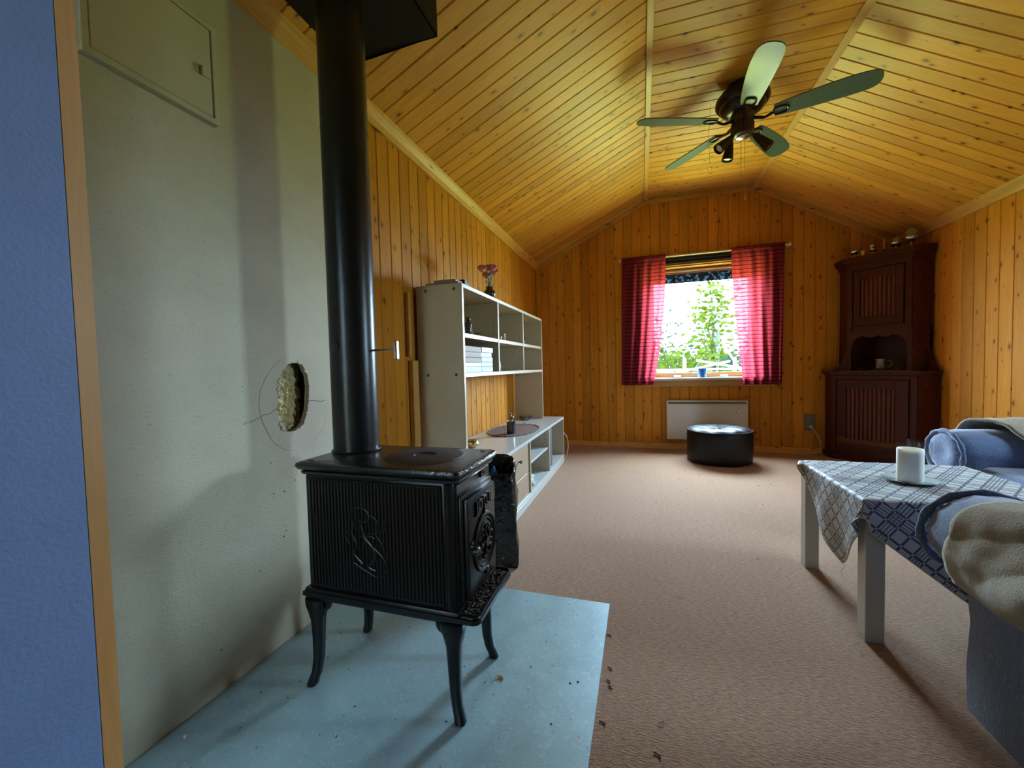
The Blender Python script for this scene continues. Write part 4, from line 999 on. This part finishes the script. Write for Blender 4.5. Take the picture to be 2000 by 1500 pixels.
rings=[]
for r,z in prof:
    rings.append([bm.verts.new(PC+Vector((r*(1+.012*math.sin(9*a+z*14))*math.cos(a),r*(1+.012*math.sin(9*a+z*14))*math.sin(a),z))) for a in [2*PI*i/64 for i in range(64)]])
skin(bm,rings); pb=part('side_cover',bm,'leather',pf,smooth=50)
bm=B(); tube(bm,[PC+Vector((.260*math.cos(2*PI*i/64),.260*math.sin(2*PI*i/64),.282)) for i in range(65)],.0055,6,cap=False); part('piping',bm,'leather',pf,smooth=True)
bm=B(); rings=[]
for k,(r,z) in enumerate([(.258,.283),(.245,.298),(.19,.306),(.12,.305),(.06,.296),(.02,.290)]):
    rings.append([bm.verts.new(PC+Vector((r*math.cos(a),r*math.sin(a),z+.004*math.sin(16*a)*(1-r/.27)+.003*math.sin(11*a+k)*(1 if 0<k<5 else 0)))) for a in [2*PI*i/96 for i in range(96)]])
skin(bm,rings,cap=False); bm.faces.new(rings[-1]); part('top_cover',bm,'leather',pf,smooth='all')
bm=B(); lathe(bm,[(.014,0),(.012,.006),(0,.008)],PC+Vector((0,0,.290)),14); part('button',bm,'leather',pf,smooth=True)
# ---------------------------------------------------------------- corner cabinet
cc=thing('corner_cabinet','dark red-brown wooden corner cabinet with ribbed doors','cabinet',(2.0,4.3,0))
WY=D-.016
def cabpoly(xa,ya,t,extra=0):
    """footprint: left return, diagonal front, right return, back in the corner"""
    a=Vector((xa,ya)); b=Vector((xa+t,ya-t)); e=extra
    return [(a.x-e,WY),(a.x-e,a.y-e*.4),(b.x-e*.4,b.y-e),(RX-.016,b.y-e),(RX-.016,WY)]
CA=(1.625,4.355); CT=.408
UA=(1.735,4.345); UTT=.305
bm=B(); prism(bm,cabpoly(CA[0],CA[1],CT),'z',.055,.745); part('lower_case',bm,'cabinet',cc)
bm=B(); prism(bm,cabpoly(CA[0],CA[1],CT,.018),'z',0.001,.055); part('plinth',bm,'cabinet',cc)
bm=B(); prism(bm,cabpoly(CA[0],CA[1],CT,.012),'z',.745,.757); prism(bm,cabpoly(CA[0],CA[1],CT,.032),'z',.757,.778); part('counter_board',bm,'cabinet',cc)
NZ0,NZ1=.778,1.075
bm=B(); prism(bm,cabpoly(UA[0],UA[1],UTT),'z',1.125,1.672); part('upper_case',bm,'cabinet',cc)
bm=B(); 
for e,z0,z1 in ((.010,1.668,1.690),(.022,1.690,1.712),(.040,1.712,1.735),(.046,1.735,1.757)): prism(bm,cabpoly(UA[0],UA[1],UTT,e),'z',z0,z1)
part('cornice',bm,'cabinet',cc)
dg=Vector((1,-1,0)).normalized(); dn=Vector((-1,-1,0)).normalized()
def front_frame(A,z):   # matrix: local X along the front, Y outwards normal... (x, depth, z)
    m=Matrix.Identity(4); 
    m.col[0]=(dg.x,dg.y,0,0); m.col[1]=(dn.x,dn.y,0,0); m.col[2]=(0,0,1,0); m.col[3]=(A[0],A[1],z,1); return m
def fbox(bm,m,x0,x1,d0,d1,z0,z1,bev=.002): box(bm,x0,x1,d0,d1,z0,z1,bev,1,m)
def panel_door(A,W,z0,z1,nm,rib_x0,rib_x1,nr,label=None):
    m=front_frame(A,0); bm=B(); d=.020
    fbox(bm,m,.05,rib_x0,.001,d,z0,z1); fbox(bm,m,rib_x1,W-.05,.001,d,z0,z1); fbox(bm,m,rib_x0,rib_x1,.001,d,z1-.075,z1); fbox(bm,m,rib_x0,rib_x1,.001,d,z0,z0+.075)
    dd=part(nm,bm,'cabinet',cc)
    wr_=(rib_x1-rib_x0)/nr
    for i in range(nr):
        bm=B(); x0=rib_x0+wr_*i
        sec=[(x0+.001,.002),(x0+wr_*.12,.010),(x0+wr_*.35,.015),(x0+wr_*.65,.015),(x0+wr_*.88,.010),(x0+wr_-.001,.002)]
        a=[bm.verts.new(m@Vector((p,q,z0+.076))) for p,q in sec]; b=[bm.verts.new(m@Vector((p,q,z1-.076))) for p,q in sec]
        for k in range(5): bm.faces.new((a[k],a[k+1],b[k+1],b[k]))
        bm.faces.new(a); bm.faces.new(list(reversed(b))); bm.faces.new((a[0],b[0],b[5],a[5]))
        part('rib',bm,'cabinet_rib',dd,smooth=30)
    return dd
WL=CT*math.sqrt(2); WU=UTT*math.sqrt(2)
d1=panel_door(CA,WL,.12,.705,'lower_door',.115,WL-.13,11)
d2=panel_door(UA,WU,1.165,1.635,'upper_door',.095,WU-.10,8)
m=front_frame(CA,0); bm=B(); fbox(bm,m,.001,.040,0,.012,.058,.742); fbox(bm,m,WL-.040,WL-.001,0,.012,.058,.742); fbox(bm,m,.04,WL-.04,0,.012,.712,.742); part('face_frame',bm,'cabinet',cc)
m=front_frame(UA,0); bm=B(); fbox(bm,m,.001,.040,0,.012,1.126,1.668); fbox(bm,m,WU-.040,WU-.001,0,.012,1.126,1.668); fbox(bm,m,.04,WU-.04,0,.012,1.642,1.668); part('face_frame',bm,'cabinet',cc)
# scalloped valance over the niche
bm=B(); pts=[(0,NZ0),(.030,NZ0),(.028,.95)]+[(.035,1.0),(.05,1.04),(.075,1.065),(.11,1.078)]
def sc_(x): 
    u=(x-.11)/(WU-.22); return 1.078+.010*math.sin(u*2*PI*1.0)*0-.016*abs(math.sin(u*PI*2))**1.0*(1 if .06<u<.94 else .3)+(.006 if abs(u-.5)<.04 else 0)
pts+=[(.11+(WU-.22)*i/24,sc_(.11+(WU-.22)*i/24)) for i in range(1,24)]
pts+=[(WU-.11,1.078),(WU-.075,1.065),(WU-.05,1.04),(WU-.035,1.0),(WU-.028,.95),(WU-.030,NZ0),(WU,NZ0),(WU,1.128),(0,1.128)]
mloc=front_frame(UA,0)
A_=[bm.verts.new(mloc@Vector((p,-.012,q))) for p,q in pts]; B_=[bm.verts.new(mloc@Vector((p,.006,q))) for p,q in pts]
es=[bm.edges.new((A_[i],A_[(i+1)%len(A_)])) for i in range(len(A_))]; bmesh.ops.triangle_fill(bm,use_beauty=True,edges=es)
es=[bm.edges.get((B_[i],B_[(i+1)%len(B_)])) or bm.edges.new((B_[i],B_[(i+1)%len(B_)])) for i in range(len(B_))]; bmesh.ops.triangle_fill(bm,use_beauty=True,edges=es)
for i in range(len(A_)): bm.faces.new((A_[i],A_[(i+1)%len(A_)],B_[(i+1)%len(B_)],B_[i]))
part('valance',bm,'cabinet',cc)
# niche sides (curved brackets) and back
bm=B()
def wing(org,dirv):
    d=Vector((dirv[0],dirv[1],0)); nrm=Vector((-d.y,d.x,0))*.009
    prof=[(0,NZ0),(0,1.128),(.0,1.0),(.004,.98)]
    out=[(0,NZ0+.0),(-.105,NZ0),(-.108,.795),(-.095,.812),(-.06,.830),(-.036,.862),(-.026,.90),(-.022,.93),(-.012,.938),(-.008,.96),(0,.965)]
    a=[bm.verts.new(Vector(org)+d*p+Vector((0,0,q))+nrm) for p,q in out]; b=[bm.verts.new(Vector(org)+d*p+Vector((0,0,q))-nrm) for p,q in out]
    bm.faces.new(a); bm.faces.new(list(reversed(b)))
    for i in range(len(a)): bm.faces.new((a[i],b[i],b[(i+1)%len(b)],a[(i+1)%len(a)]))
wing((UA[0]+.004,UA[1]+.01,0),(1,0)); 
bxx,byy=UA[0]+UTT,UA[1]-UTT
wing((bxx+.11,byy+.004,0),(-1,0))
wing((UA[0]+.008,UA[1]-.004,0),(dg.x,dg.y)); wing((bxx-.004,byy+.008,0),(-dg.x,-dg.y))
bm.free()
bm=B()
def wing2(x0,y0,dx,dy,flip=1):
    d=Vector((dx,dy,0)).normalized(); nrm=Vector((-d.y,d.x,0))*.009
    out=[(0,NZ0),(.100,NZ0),(.104,.792),(.092,.812),(.060,.828),(.038,.858),(.028,.90),(.022,.928),(.010,.936),(.008,.96),(0,.968)]
    a=[bm.verts.new(Vector((x0,y0,0))+d*p+Vector((0,0,q))+nrm) for p,q in out]; b=[bm.verts.new(Vector((x0,y0,0))+d*p+Vector((0,0,q))-nrm) for p,q in out]
    bm.faces.new(a); bm.faces.new(list(reversed(b)))
    for i in range(len(a)): bm.faces.new((a[i],b[i],b[(i+1)%len(b)],a[(i+1)%len(a)]))
wing2(UA[0],UA[1],-1,0); wing2(RX-.040,byy,0,-1)
part('scroll_bracket',bm,'cabinet',cc)
bm=B(); box(bm,UA[0],UA[0]+.014,UA[1],WY,NZ0,1.128); box(bm,bxx,RX-.016,byy,byy+.014,NZ0,1.128); box(bm,UA[0],RX-.016,WY-.012,WY,NZ0,1.128); box(bm,RX-.030,RX-.016,byy,WY,NZ0,1.128)
prism(bm,[(1.98,WY-.012),(2.14,4.30),(2.165,4.32),(2.165,WY-.012)],'z',NZ0,1.128)
part('niche_back',bm,'cabinet',cc)
# lace runner and items in the niche
mm_=front_frame(UA,0)
bm=B(); box(bm,-.03,WU+.02,-.12,.05,.7785,.7805,0,1,mm_); single('lace_runner',bm,'lace','narrow pale lace runner on the cabinet counter','runner',loc=(1.89,4.19,.778))
def niche(x,d): return mm_@Vector((x,d,.781))
q=niche(.225,-.03)
t=thing('pewter_mug','pewter mug with a handle in the cabinet niche','mug',q)
bm=B(); lathe(bm,[(0,0),(.055,0),(.060,.004),(.056,.010),(.046,.014),(.0,.014)],q,24); part('saucer',bm,'pewter',t,smooth=True)
bm=B(); lathe(bm,[(0,.015),(.036,.015),(.040,.022),(.037,.035),(.035,.075),(.041,.098),(.038,.098),(.031,.075),(.0,.03)],q,24); part('cup',bm,'pewter',t,smooth=True)
bm=B(); hd_=dg
tube(bm,spl([q+hd_*.036+Vector((0,0,.085)),q+hd_*.062+Vector((0,0,.082)),q+hd_*.072+Vector((0,0,.055)),q+hd_*.058+Vector((0,0,.032)),q+hd_*.037+Vector((0,0,.034))],5),.005,8); part('handle',bm,'pewter',t,smooth=True)
for x_,lab in ((.09,'small pewter dish left of the mug in the niche'),(.345,'small pewter dish right of the mug in the niche')):
    q=niche(x_,-.02); bm=B(); lathe(bm,[(0,0),(.018,0),(.014,.008),(.030,.018),(.040,.022),(.038,.024),(0,.018)],q,20); single('small_dish',bm,'pewter',lab,'dish',smooth=True,loc=q)
# trophies
tz=1.7572
def tpos(x,d): v=front_frame(UA,0)@Vector((x,d,tz)); return v
def cup(name,label,p,h,r,disc=0,base='darkfig',bowl='nickel'):
    t=thing(name,label,'trophy',p,group='trophies on the corner cabinet')
    k=h/.07
    bm=B(); lathe(bm,[(0,0),(.020*k,0),(.020*k,.010*k),(.013*k,.014*k),(.0,.014*k)],p,16); part('base',bm,base,t,smooth=True)
    bm=B(); lathe(bm,[(.010*k,.014*k),(.004*k,.020*k),(.006*k,.028*k),(.004*k,.034*k)],p,14); part('stem',bm,'brass',t,smooth=True)
    bm=B(); lathe(bm,[(.003,.034*k),(r*.55,.036*k),(r*.92,.048*k),(r,.060*k),(r*1.02,.063*k),(r*.95,.063*k),(r*.85,.052*k),(0,.044*k)],p,24); part('bowl',bm,bowl,t,smooth=True)
    if disc:
        c=p+Vector((0,0,.063*k+disc*1.25)); bm=B()
        cyl(bm,p+Vector((0,0,.044*k)),c-Vector((0,0,disc*.9)),.003,8); cyl(bm,c-dn*.003,c+dn*.003,disc,24)
        tube(bm,[c+dn*.004+dg*(disc*math.cos(2*PI*i/24))+Vector((0,0,disc*math.sin(2*PI*i/24))) for i in range(25)],.002,6,cap=False)
        part('medal_disc',bm,'pewter',t,smooth=True)
    return t
cup('trophy_cup','silver trophy bowl at the left end of the row on the cabinet',tpos(.035,-.03),.070,.034)
cup('trophy_cup','small silver trophy standing behind the little lantern',tpos(.125,-.12),.115,.026)
cup('trophy_cup','smallest silver trophy bowl right of the little lantern',tpos(.165,-.03),.055,.027)
cup('trophy_cup','silver trophy bowl with a small medal disc, second from the right',tpos(.305,-.06),.075,.040,.020)
cup('trophy_cup','largest trophy bowl with a big medal disc, rightmost in the row',tpos(.385,-.10),.105,.048,.032)
p=tpos(.235,-.04); t=thing('trophy_figure','slim brass figure trophy in the middle of the row','trophy',p,group=None)
bm=B(); lathe(bm,[(0,0),(.018,0),(.018,.016),(.012,.022),(.010,.028),(0,.028)],p,12); part('base',bm,'darkfig',t,smooth=True)
bm=B(); tube(bm,[p+Vector((0,0,z)) for z in (.028,.050,.066,.080,.090,.098,.104,.112)],[.006,.008,.006,.009,.009,.004,.006,.003],8); tube(bm,[p+dg*.004+Vector((0,0,.088)),p+dg*-.016+Vector((0,0,.098)),p+dg*-.020+Vector((0,0,.090))],.003,6); part('figure',bm,'brass',t,smooth=True)
p=tpos(.100,-.025); t=thing('toy_lantern','tiny yellow lantern between the trophies','lantern',p)
bm=B(); lathe(bm,[(.0,0),(.009,0),(.0195,.046),(.0,.046)],p,4); part('shade',bm,plain('yellow_lantern_glass',(.95,.86,.34),.4),t)
bm=B(); lathe(bm,[(.022,.046),(.022,.051),(.008,.060),(.005,.068),(0,.070)],p,12); part('cap',bm,'brass',t,smooth=True)
bm=B()
for a in range(4):
    d=Vector((math.cos(a*PI/2),math.sin(a*PI/2),0)); 
    u,v=basis((0,0,1)); dd_=(u*math.cos(a*PI/2)+v*math.sin(a*PI/2)); tube(bm,[p+dd_*.0095,p+dd_*.020+Vector((0,0,.046))],.0012,5)
part('edge_bars',bm,'plug',t)
# ---------------------------------------------------------------- table, cloth, candle
tb=thing('side_table','square white side table under the woven cloth','table',(.925,1.775,0))
tx0,tx1,ty0,ty1=.652,1.20,1.505,2.045
bm=B(); box(bm,tx0,tx1,ty0,ty1,.400,.448,.002); part('tabletop',bm,'whitepaint',tb)
for a in (tx0+.001,tx1-.051):
    for b in (ty0+.001,ty1-.051):
        bm=B(); box(bm,a,a+.050,b,b+.050,0,.400,.0015); part('leg',bm,'whitepaint',tb)
ct=Vector((.941,1.715)); hd2=.59; th=R(6.3); side=hd2*math.sqrt(2); nC=96
e1=Vector((math.cos(th+PI+PI/4),math.sin(th+PI+PI/4)))   # placeholder directions
ax1=Vector((math.cos(th-PI/4),math.sin(th-PI/4))); ax2=Vector((math.cos(th+PI/4),math.sin(th+PI/4)))
bm=B(); uvl=bm.loops.layers.uv.new('UVMap')
def drape(p):
    u,v=p.x,p.y; cx0,cx1,cy0,cy1=tx0-.0025,tx1+.0025,ty0-.0025,ty1+.0025; zt=.4505
    ox=max(cx0-u,0) or -max(u-cx1,0); oy=max(cy0-v,0) or -max(v-cy1,0)   # + = past the low side
    X=min(max(u,cx0),cx1); Y=min(max(v,cy0),cy1); Z=zt
    drop=0
    if ox and oy:
        drop=math.hypot(ox,oy)*.92; k=.35
        X-=ox*k; Y-=oy*k; Z=zt-drop*.8
    elif ox:
        d=abs(ox); sgn=-1 if ox>0 else 1
        c=max(0,1-abs(d-.05)/.3)
        X+=sgn*(.004+.03*math.sin(min(d/.3,1)*PI)*.35+.008*math.sin(v*26)*d/.2); Z=zt-d
    elif oy:
        d=abs(oy); sgn=-1 if oy>0 else 1
        Y+=sgn*(.004+.010*math.sin(min(d/.3,1)*PI)+.006*math.sin(u*20)*d/.2); Z=zt-d
    # the far-left tip of cloth stands out stiffly
    w_=math.exp(-((u-.60)**2+(v-2.0)**2)/.0016); 
    if ox>0: X-=.035*w_; Z+=.025*w_
    return Vector((X,Y,Z))
g2=[]
for i in range(nC+1):
    row=[]
    for j in range(nC+1):
        a=(i/nC-.5)*side; b=(j/nC-.5)*side
        # rounded corners of the cloth
        k=1
        m_=max(abs(a),abs(b))/(side/2); n_=min(abs(a),abs(b))/(side/2)
        if m_>0: k=1-.045*max(0,(m_*n_-.6)/.4)**2
        p=ct+ax1*a*k+ax2*b*k
        row.append((bm.verts.new(drape(p)),a,b))
    g2.append(row)
for i in range(nC):
    for j in range(nC):
        q=(g2[i][j],g2[i+1][j],g2[i+1][j+1],g2[i][j+1]); f=bm.faces.new([t_[0] for t_ in q])
        for lp,t_ in zip(f.loops,q): lp[uvl].uv=(t_[1]+1,t_[2]+1)
edge=[g2[i][0][0].co.copy() for i in range(nC)]+[g2[nC][j][0].co.copy() for j in range(nC)]+[g2[i][nC][0].co.copy() for i in range(nC,0,-1)]+[g2[0][j][0].co.copy() for j in range(nC,0,-1)]
tcl=thing('tablecloth','blue and white diamond-weave tablecloth hanging off the side table','tablecloth',(.925,1.775,.448))
cl=part('woven_cloth',bm,'cloth',tcl,smooth=40)
md=cl.modifiers.new('thick','SOLIDIFY'); md.thickness=.0012; md.offset=1
bm=B(); tube(bm,edge+[edge[0]],.0022,6,cap=False); part('hem',bm,'whitebright',tcl,smooth=True,label='pale hem edge')
bm=B(); tp_=min(edge,key=lambda v:(v.x+v.z)); tube(bm,spl([tp_,tp_+Vector((.004,-.004,-.012)),tp_+Vector((-.004,0,-.03)),tp_+Vector((.002,-.004,-.045))],4),.0007,4); part('loose_thread',bm,'whitebright',tcl,smooth=True)
cz_=.4515; cp=Vector((.885,1.755,cz_))
bm=B(); lathe(bm,[(0,0),(.040,0),(.058,.004),(.076,.009),(.077,.011),(.058,.007),(.040,.003),(0,.003)],cp,40); single('glass_plate',bm,'plateglass','round clear glass plate under the white candle','plate',smooth=True,loc=cp)
cp2=cp+Vector((0,0,.0035)); t=thing('pillar_candle','thick white pillar candle on a glass plate on the table','candle',cp2)
bm=B(); lathe(bm,[(0,0),(.0345,0),(.0355,.003),(.0355,.108),(.0345,.112),(.0325,.112),(.031,.104),(.015,.098),(0,.098)],cp2,40); part('wax',bm,'candle',t,smooth=True)
bm=B(); tube(bm,[cp2+Vector((0,0,.098)),cp2+Vector((.001,0,.103))],.0012,6); part('wick',bm,'slot',t)
gp=Vector((1.00,1.93,cz_)); bm=B(); lathe(bm,[(0,0),(.032,0),(.034,.004),(.037,.112),(.0375,.113),(.0365,.113),(.033,.008),(0,.006)],gp,32); single('drinking_glass',bm,'faintglass','faint clear drinking glass on the table behind the candle','glass',smooth=True,loc=gp)
# ---------------------------------------------------------------- armchairs
def armchair(label,loc,rz):
    """local: faces +Y, origin at the floor centre"""
    t=thing('armchair',label,'armchair',loc,rz,group='blue armchairs by the table',local=True); W=.94; Dp=.84; hw=W/2
    bm=B()
    box(bm,-hw+.16,hw-.16,-Dp/2+.1,Dp/2-.03,.055,.30,.02,3); part('seat_base',bm,'velvet',t,smooth=True)
    for s in (-1,1):
        # curved arm body, flaring outwards under the roll
        bm=B(); secs=[]
        for k,y in enumerate([-Dp/2,-.3,-.1,.1,.3,Dp/2-.012,Dp/2]):
            e=.008 if k==6 else 0
            o=[(hw-.0-e,.045+e),(hw+.004-e,.15),(hw-.002-e,.26),(hw+.006-e,.34),(hw+.026-e,.41),(hw+.02,.46-e),(hw-.16,.46-e),(hw-.17+e,.25),(hw-.17+e,.045+e)]
            secs.append([bm.verts.new((s*a,y,b)) for a,b in o])
        skin(bm,secs); ab=part('arm_panel',bm,'velvet',t,smooth=60)
        # puffy roll with gathered front
        bm=B(); rings=[]; n=56
        for k,(y,sc_) in enumerate([(-Dp/2,.92),(-.2,1),(0,1),(.2,1),(.34,1.0),(.40,1.0),(.435,.95),(.455,.82),(.462,.6),(.458,.35),(.452,.05)]):
            r_=[]
            for i in range(n):
                a=2*PI*i/n; ga=.020*math.sin(a*15)*(1 if k in (6,7,8) else .25 if k in (5,9) else 0)
                rx=.118*sc_*(1+ga); rz_=.100*sc_*(1+ga)
                r_.append(bm.verts.new((s*(hw-.045)+rx*math.cos(a),y,.460+rz_*math.sin(a)+(.004*math.sin(y*9)))))
            rings.append(r_)
        skin(bm,rings); part('arm_roll',bm,'velvet',ab,smooth='all')
        bm=B()
        for k in range(9):
            pass
        pts=[(s*(hw-.045)+.122*math.cos(a)*1.0,.425+.006*math.sin(a*7),.472+.084*math.sin(a)) for a in [PI*(-.05)-PI*1.0*i/40 for i in range(41)]]
        pts=[(s*(hw-.045)+.116*math.cos(a),.452,.455+.098*math.sin(a)) for a in [-2*PI*i/36 for i in range(37)]]
        tube(bm,pts,[.009+.0025*math.sin(i*1.9) for i in range(37)],8); part('piped_ruffle',bm,'velvet',ab,smooth='all')
    bm=B(); box(bm,-hw+.165,hw-.165,-.25,Dp/2+.01,.302,.43,.045,4); part('seat_cushion',bm,'velvet',t,smooth='all')
    bm=B(); box(bm,-hw+.05,hw-.05,-Dp/2-.02,-Dp/2+.16,.05,.84,.05,4); part('backrest',bm,'velvet',t,smooth='all')
    bm=B(); box(bm,-hw+.165,hw-.165,-Dp/2+.14,-Dp/2+.30,.42,.82,.06,4); part('back_cushion',bm,'velvet',t,smooth='all')
    for a in (-1,1):
        for b in (-1,1):
            bm=B(); lathe(bm,[(.020,0),(.026,.02),(.028,.056)],(a*(hw-.06),b*(Dp/2-.06),0),12,cap=True); part('foot',bm,'plug',t,smooth=True)
    return t
A1=(1.197,.805,0); A2=(1.738,1.885,0)
armchair('slate blue rolled-arm armchair in the right foreground, nearest the camera',A1,0)
# second chair: same build, turned to face left
r1=[o for o in bpy.data.objects if o.name=='armchair'][0]
dup(r1,A2,R(90),'slate blue rolled-arm armchair behind the table against the right wall')
# fleece throws
def throw(name,label,base,rot,s,y0,y1,a0,a1,seed,ext=.0,mat='fleece',skew=0,floor=None):
    """a blanket wrapped over an arm roll; local armchair coordinates"""
    M4=Matrix.Translation(base)@Matrix.Rotation(rot,4,'Z'); bm=B(); nu,nv=70,90; rows=[]
    hw=.47
    for i in range(nu+1):
        u=i/nu; row=[]
        for j in range(nv+1):
            v=j/nv
            y=y0+(y1-y0)*u+skew*(v-.5)
            y+=.018*noise.noise(Vector((v*4,seed,1)))
            a=R(a0+(a1-a0)*v)
            fold=.012*noise.noise(Vector((u*3.2+seed,v*2.6,seed)))+.045*max(0,noise.noise(Vector((u*1.6+seed,v*4.2+u*2.5,seed+7))))+.004*noise.noise(Vector((u*14,v*16,seed)))
            edge_=min(u,1-u); 
            rr=.024+fold
            cx=(.118+rr)*math.cos(a); cz=(.100+rr)*math.sin(a)
            if math.sin(a)<-.15:   # hang below the roll
                cz=(.100+rr)*math.sin(a)
            zz=.472+cz
            taper=1.0
            if y>.38: taper=1-.35*((y-.38)/.10)**2
            p=Vector((s*(hw-.045)+s*0+cx*taper,y,.460+cz*taper))
            row.append(bm.verts.new(M4@p))
        rows.append(row)
    for i in range(nu):
        for j in range(nv): bm.faces.new((rows[i][j],rows[i+1][j],rows[i+1][j+1],rows[i][j+1]))
    o=single(name,bm,mat,label,'blanket',smooth='all',loc=M4@Vector((s*.42,(y0+y1)/2,.45)))
    m=o.modifiers.new('thick','SOLIDIFY'); m.thickness=.012; m.offset=1; return o
throw('fleece_throw','beige fleece throw over the arm of the foreground armchair',A1,0,-1,-.42,.285,212,10,2.0,skew=-.05)
throw('fleece_throw','beige fleece throw over the arm of the armchair by the right wall',A2,R(90),1,-.42,.30,205,-20,9.0,skew=.20)
# ---------------------------------------------------------------- ceiling fan
FC=Vector((.607,2.885,0)); ZB=2.36
fn=thing('ceiling_fan','dark bronze five-blade ceiling fan with three spotlights','ceiling fan',(FC.x,FC.y,ZC-.002))
bm=B(); lathe(bm,[(.0,ZC-.001),(.085,ZC-.001),(.085,ZC-.02),(.07,ZC-.03),(.125,ZC-.045),(.148,ZC-.075),(.150,ZC-.10),(.138,ZC-.118),(.128,ZC-.122),(.120,ZC-.142),(.098,ZC-.158),(.070,ZC-.172),(.0,ZC-.174)],FC,48); part('motor_housing',bm,'bronze',fn,smooth=True)
bm=B(); lathe(bm,[(.065,ZC-.172),(.066,ZC-.20),(.060,ZC-.205),(.060,ZC-.225),(0,ZC-.225)],FC,32); part('rotor_hub',bm,'bronze2',fn,smooth=True)
bm=B(); lathe(bm,[(.056,ZC-.224),(.062,ZC-.230),(.062,ZC-.285),(.056,ZC-.298),(.035,ZC-.305),(0,ZC-.306)],FC,32)
for k in range(24):
    a=2*PI*k/24; cyl(bm,FC+Vector((.062*math.cos(a),.062*math.sin(a),ZC-.23)),FC+Vector((.062*math.cos(a),.062*math.sin(a),ZC-.285)),.0025,6)
sw=part('switch_housing',bm,'bronze2',fn,smooth=True)
bm=B(); lathe(bm,[(.036,ZC-.304),(.034,ZC-.312),(.02,ZC-.318),(0,ZC-.320)],FC,24); part('end_cap',bm,'nickel',sw,smooth=True,label='polished end cap')
for k,ang in enumerate((-90,-17,56,128,199)):
    Rm=Matrix.Translation(FC+Vector((0,0,ZB)))@Matrix.Rotation(R(ang),4,'Z')
    tilt=Matrix.Rotation(R(-13),4,'X')
    # blade outline: narrow at the root, rounded broad tip, one side fuller
    outl=[(.165,-.042),(.20,-.052),(.30,-.064),(.42,-.072),(.52,-.073),(.60,-.064),(.635,-.045),(.648,-.015),(.645,.020),(.628,.046),(.59,.060),(.50,.062),(.38,.058),(.27,.052),(.19,.044),(.165,.038)]
    pts=[Vector((p[0],p[1],0)) for p in outl]
    sm=spl(pts+[pts[0]],4)[:-1]
    bm=B(); A_=[bm.verts.new(Rm@(tilt@Vector((p.x,p.y,-.003)))) for p in sm]; B_=[bm.verts.new(Rm@(tilt@Vector((p.x,p.y,.003)))) for p in sm]
    bm.faces.new(A_); bm.faces.new(list(reversed(B_)))
    for i in range(len(A_)): bm.faces.new((A_[i],A_[(i+1)%len(A_)],B_[(i+1)%len(A_)],B_[i]))
    bl=part('blade',bm,'bladedark',fn,smooth=30)
    bm=B()
    tube(bm,[Rm@Vector(p) for p in spl([(.055,0,.0),(.085,0,-.010),(.115,0,-.020),(.145,0,-.012),(.165,0,-.006)],4)],[.010]*8+[.008]*9,8)
    loop=[(.160,0),(.168,-.022),(.195,-.028),(.225,-.022),(.235,0),(.225,.022),(.195,.028),(.168,.022)]
    lp=spl([Vector((a,b,0)) for a,b in loop]+[Vector((.160,0,0))],4)
    tube(bm,[Rm@(tilt@(p+Vector((0,0,-.007)))) for p in lp],.0058,8,cap=False)
    part('blade_iron',bm,'bronze',bl,smooth=True)
for k,(ang,tl) in enumerate(((-158,50),(165,10),(-4,42))):   # spotlights
    base=FC+Vector((.045*math.cos(R(ang)),.045*math.sin(R(ang)),ZC-.292))
    hd_=Vector((math.cos(R(ang)),math.sin(R(ang)),0)); d=(hd_*math.sin(R(tl))+Vector((0,0,-math.cos(R(tl))))).normalized()
    s0=base+hd_*.018+Vector((0,0,-.012))
    bm=B(); tube(bm,[base,base+hd_*.012+Vector((0,0,-.003)),s0],.006,8)
    u,v=basis(d); lathe(bm,[(.008,0),(.014,.004),(.018,.03),(.024,.07),(.030,.105),(.033,.122),(.031,.122),(.027,.10),(.012,.03)],s0,24,axis=d)
    for q in range(14):
        a=2*PI*q/14; rr=u*math.cos(a)+v*math.sin(a); tube(bm,[s0+d*.012+rr*.0155,s0+d*.07+rr*.0245,s0+d*.119+rr*.0325],.0018,5)
    shp=part('spotlight_shade',bm,'bronze2',sw,smooth=True)
# bulbs belong to the shades' housing level
for k,(ang,tl) in enumerate(((-158,50),(165,10),(-4,42))):
    hd_=Vector((math.cos(R(ang)),math.sin(R(ang)),0)); d=(hd_*math.sin(R(tl))+Vector((0,0,-math.cos(R(tl))))).normalized()
    s0=FC+hd_*.063+Vector((0,0,ZC-.304)); bm=B(); lathe(bm,[(.012,.05),(.024,.085),(.027,.104),(.018,.114),(0,.117)],s0,18,axis=d); part('bulb',bm,'bulb',sw,smooth=True,label='frosted reflector bulb')
for dx,dy,zl in ((.012,-.004,.575),(-.010,-.012,.44)):
    bm=B(); p=FC+Vector((dx,dy,ZC-.31)); q=FC+Vector((dx,dy,ZC-.31-zl+.22)); cyl(bm,p,q,.0011,6); lathe(bm,[(0,0),(.004,.004),(.0035,.022),(.0015,.028)],q-Vector((0,0,.026)),10); part('pull_chain',bm,'brass',sw,smooth=True)
# little hook and wire hanging from the ceiling, left of the fan
hk=thing('wire_hook','thin wire hook dangling from the ceiling left of the fan','hook',(.46,3.05,ZC))
hp=Vector((.452,3.02,ZC))
bm=B(); tube(bm,spl([hp-Vector((0,0,.0)),hp+Vector((-.008,0,-.11)),hp+Vector((-.014,0,-.24)),hp+Vector((-.010,0,-.32)),hp+Vector((-.008,0,-.38))],6),.0011,6); part('wire',bm,'steel',hk,smooth=True)
bm=B(); tube(bm,[hp+Vector((-.008+.014*math.sin(t),0,-.394-.014*math.cos(t)*-1-.014)) for t in [i*.35 for i in range(15)]],.0016,6); part('hook',bm,'steel',hk,smooth=True)
for o in bpy.data.objects:
    if '_l' in o: del o['_l']
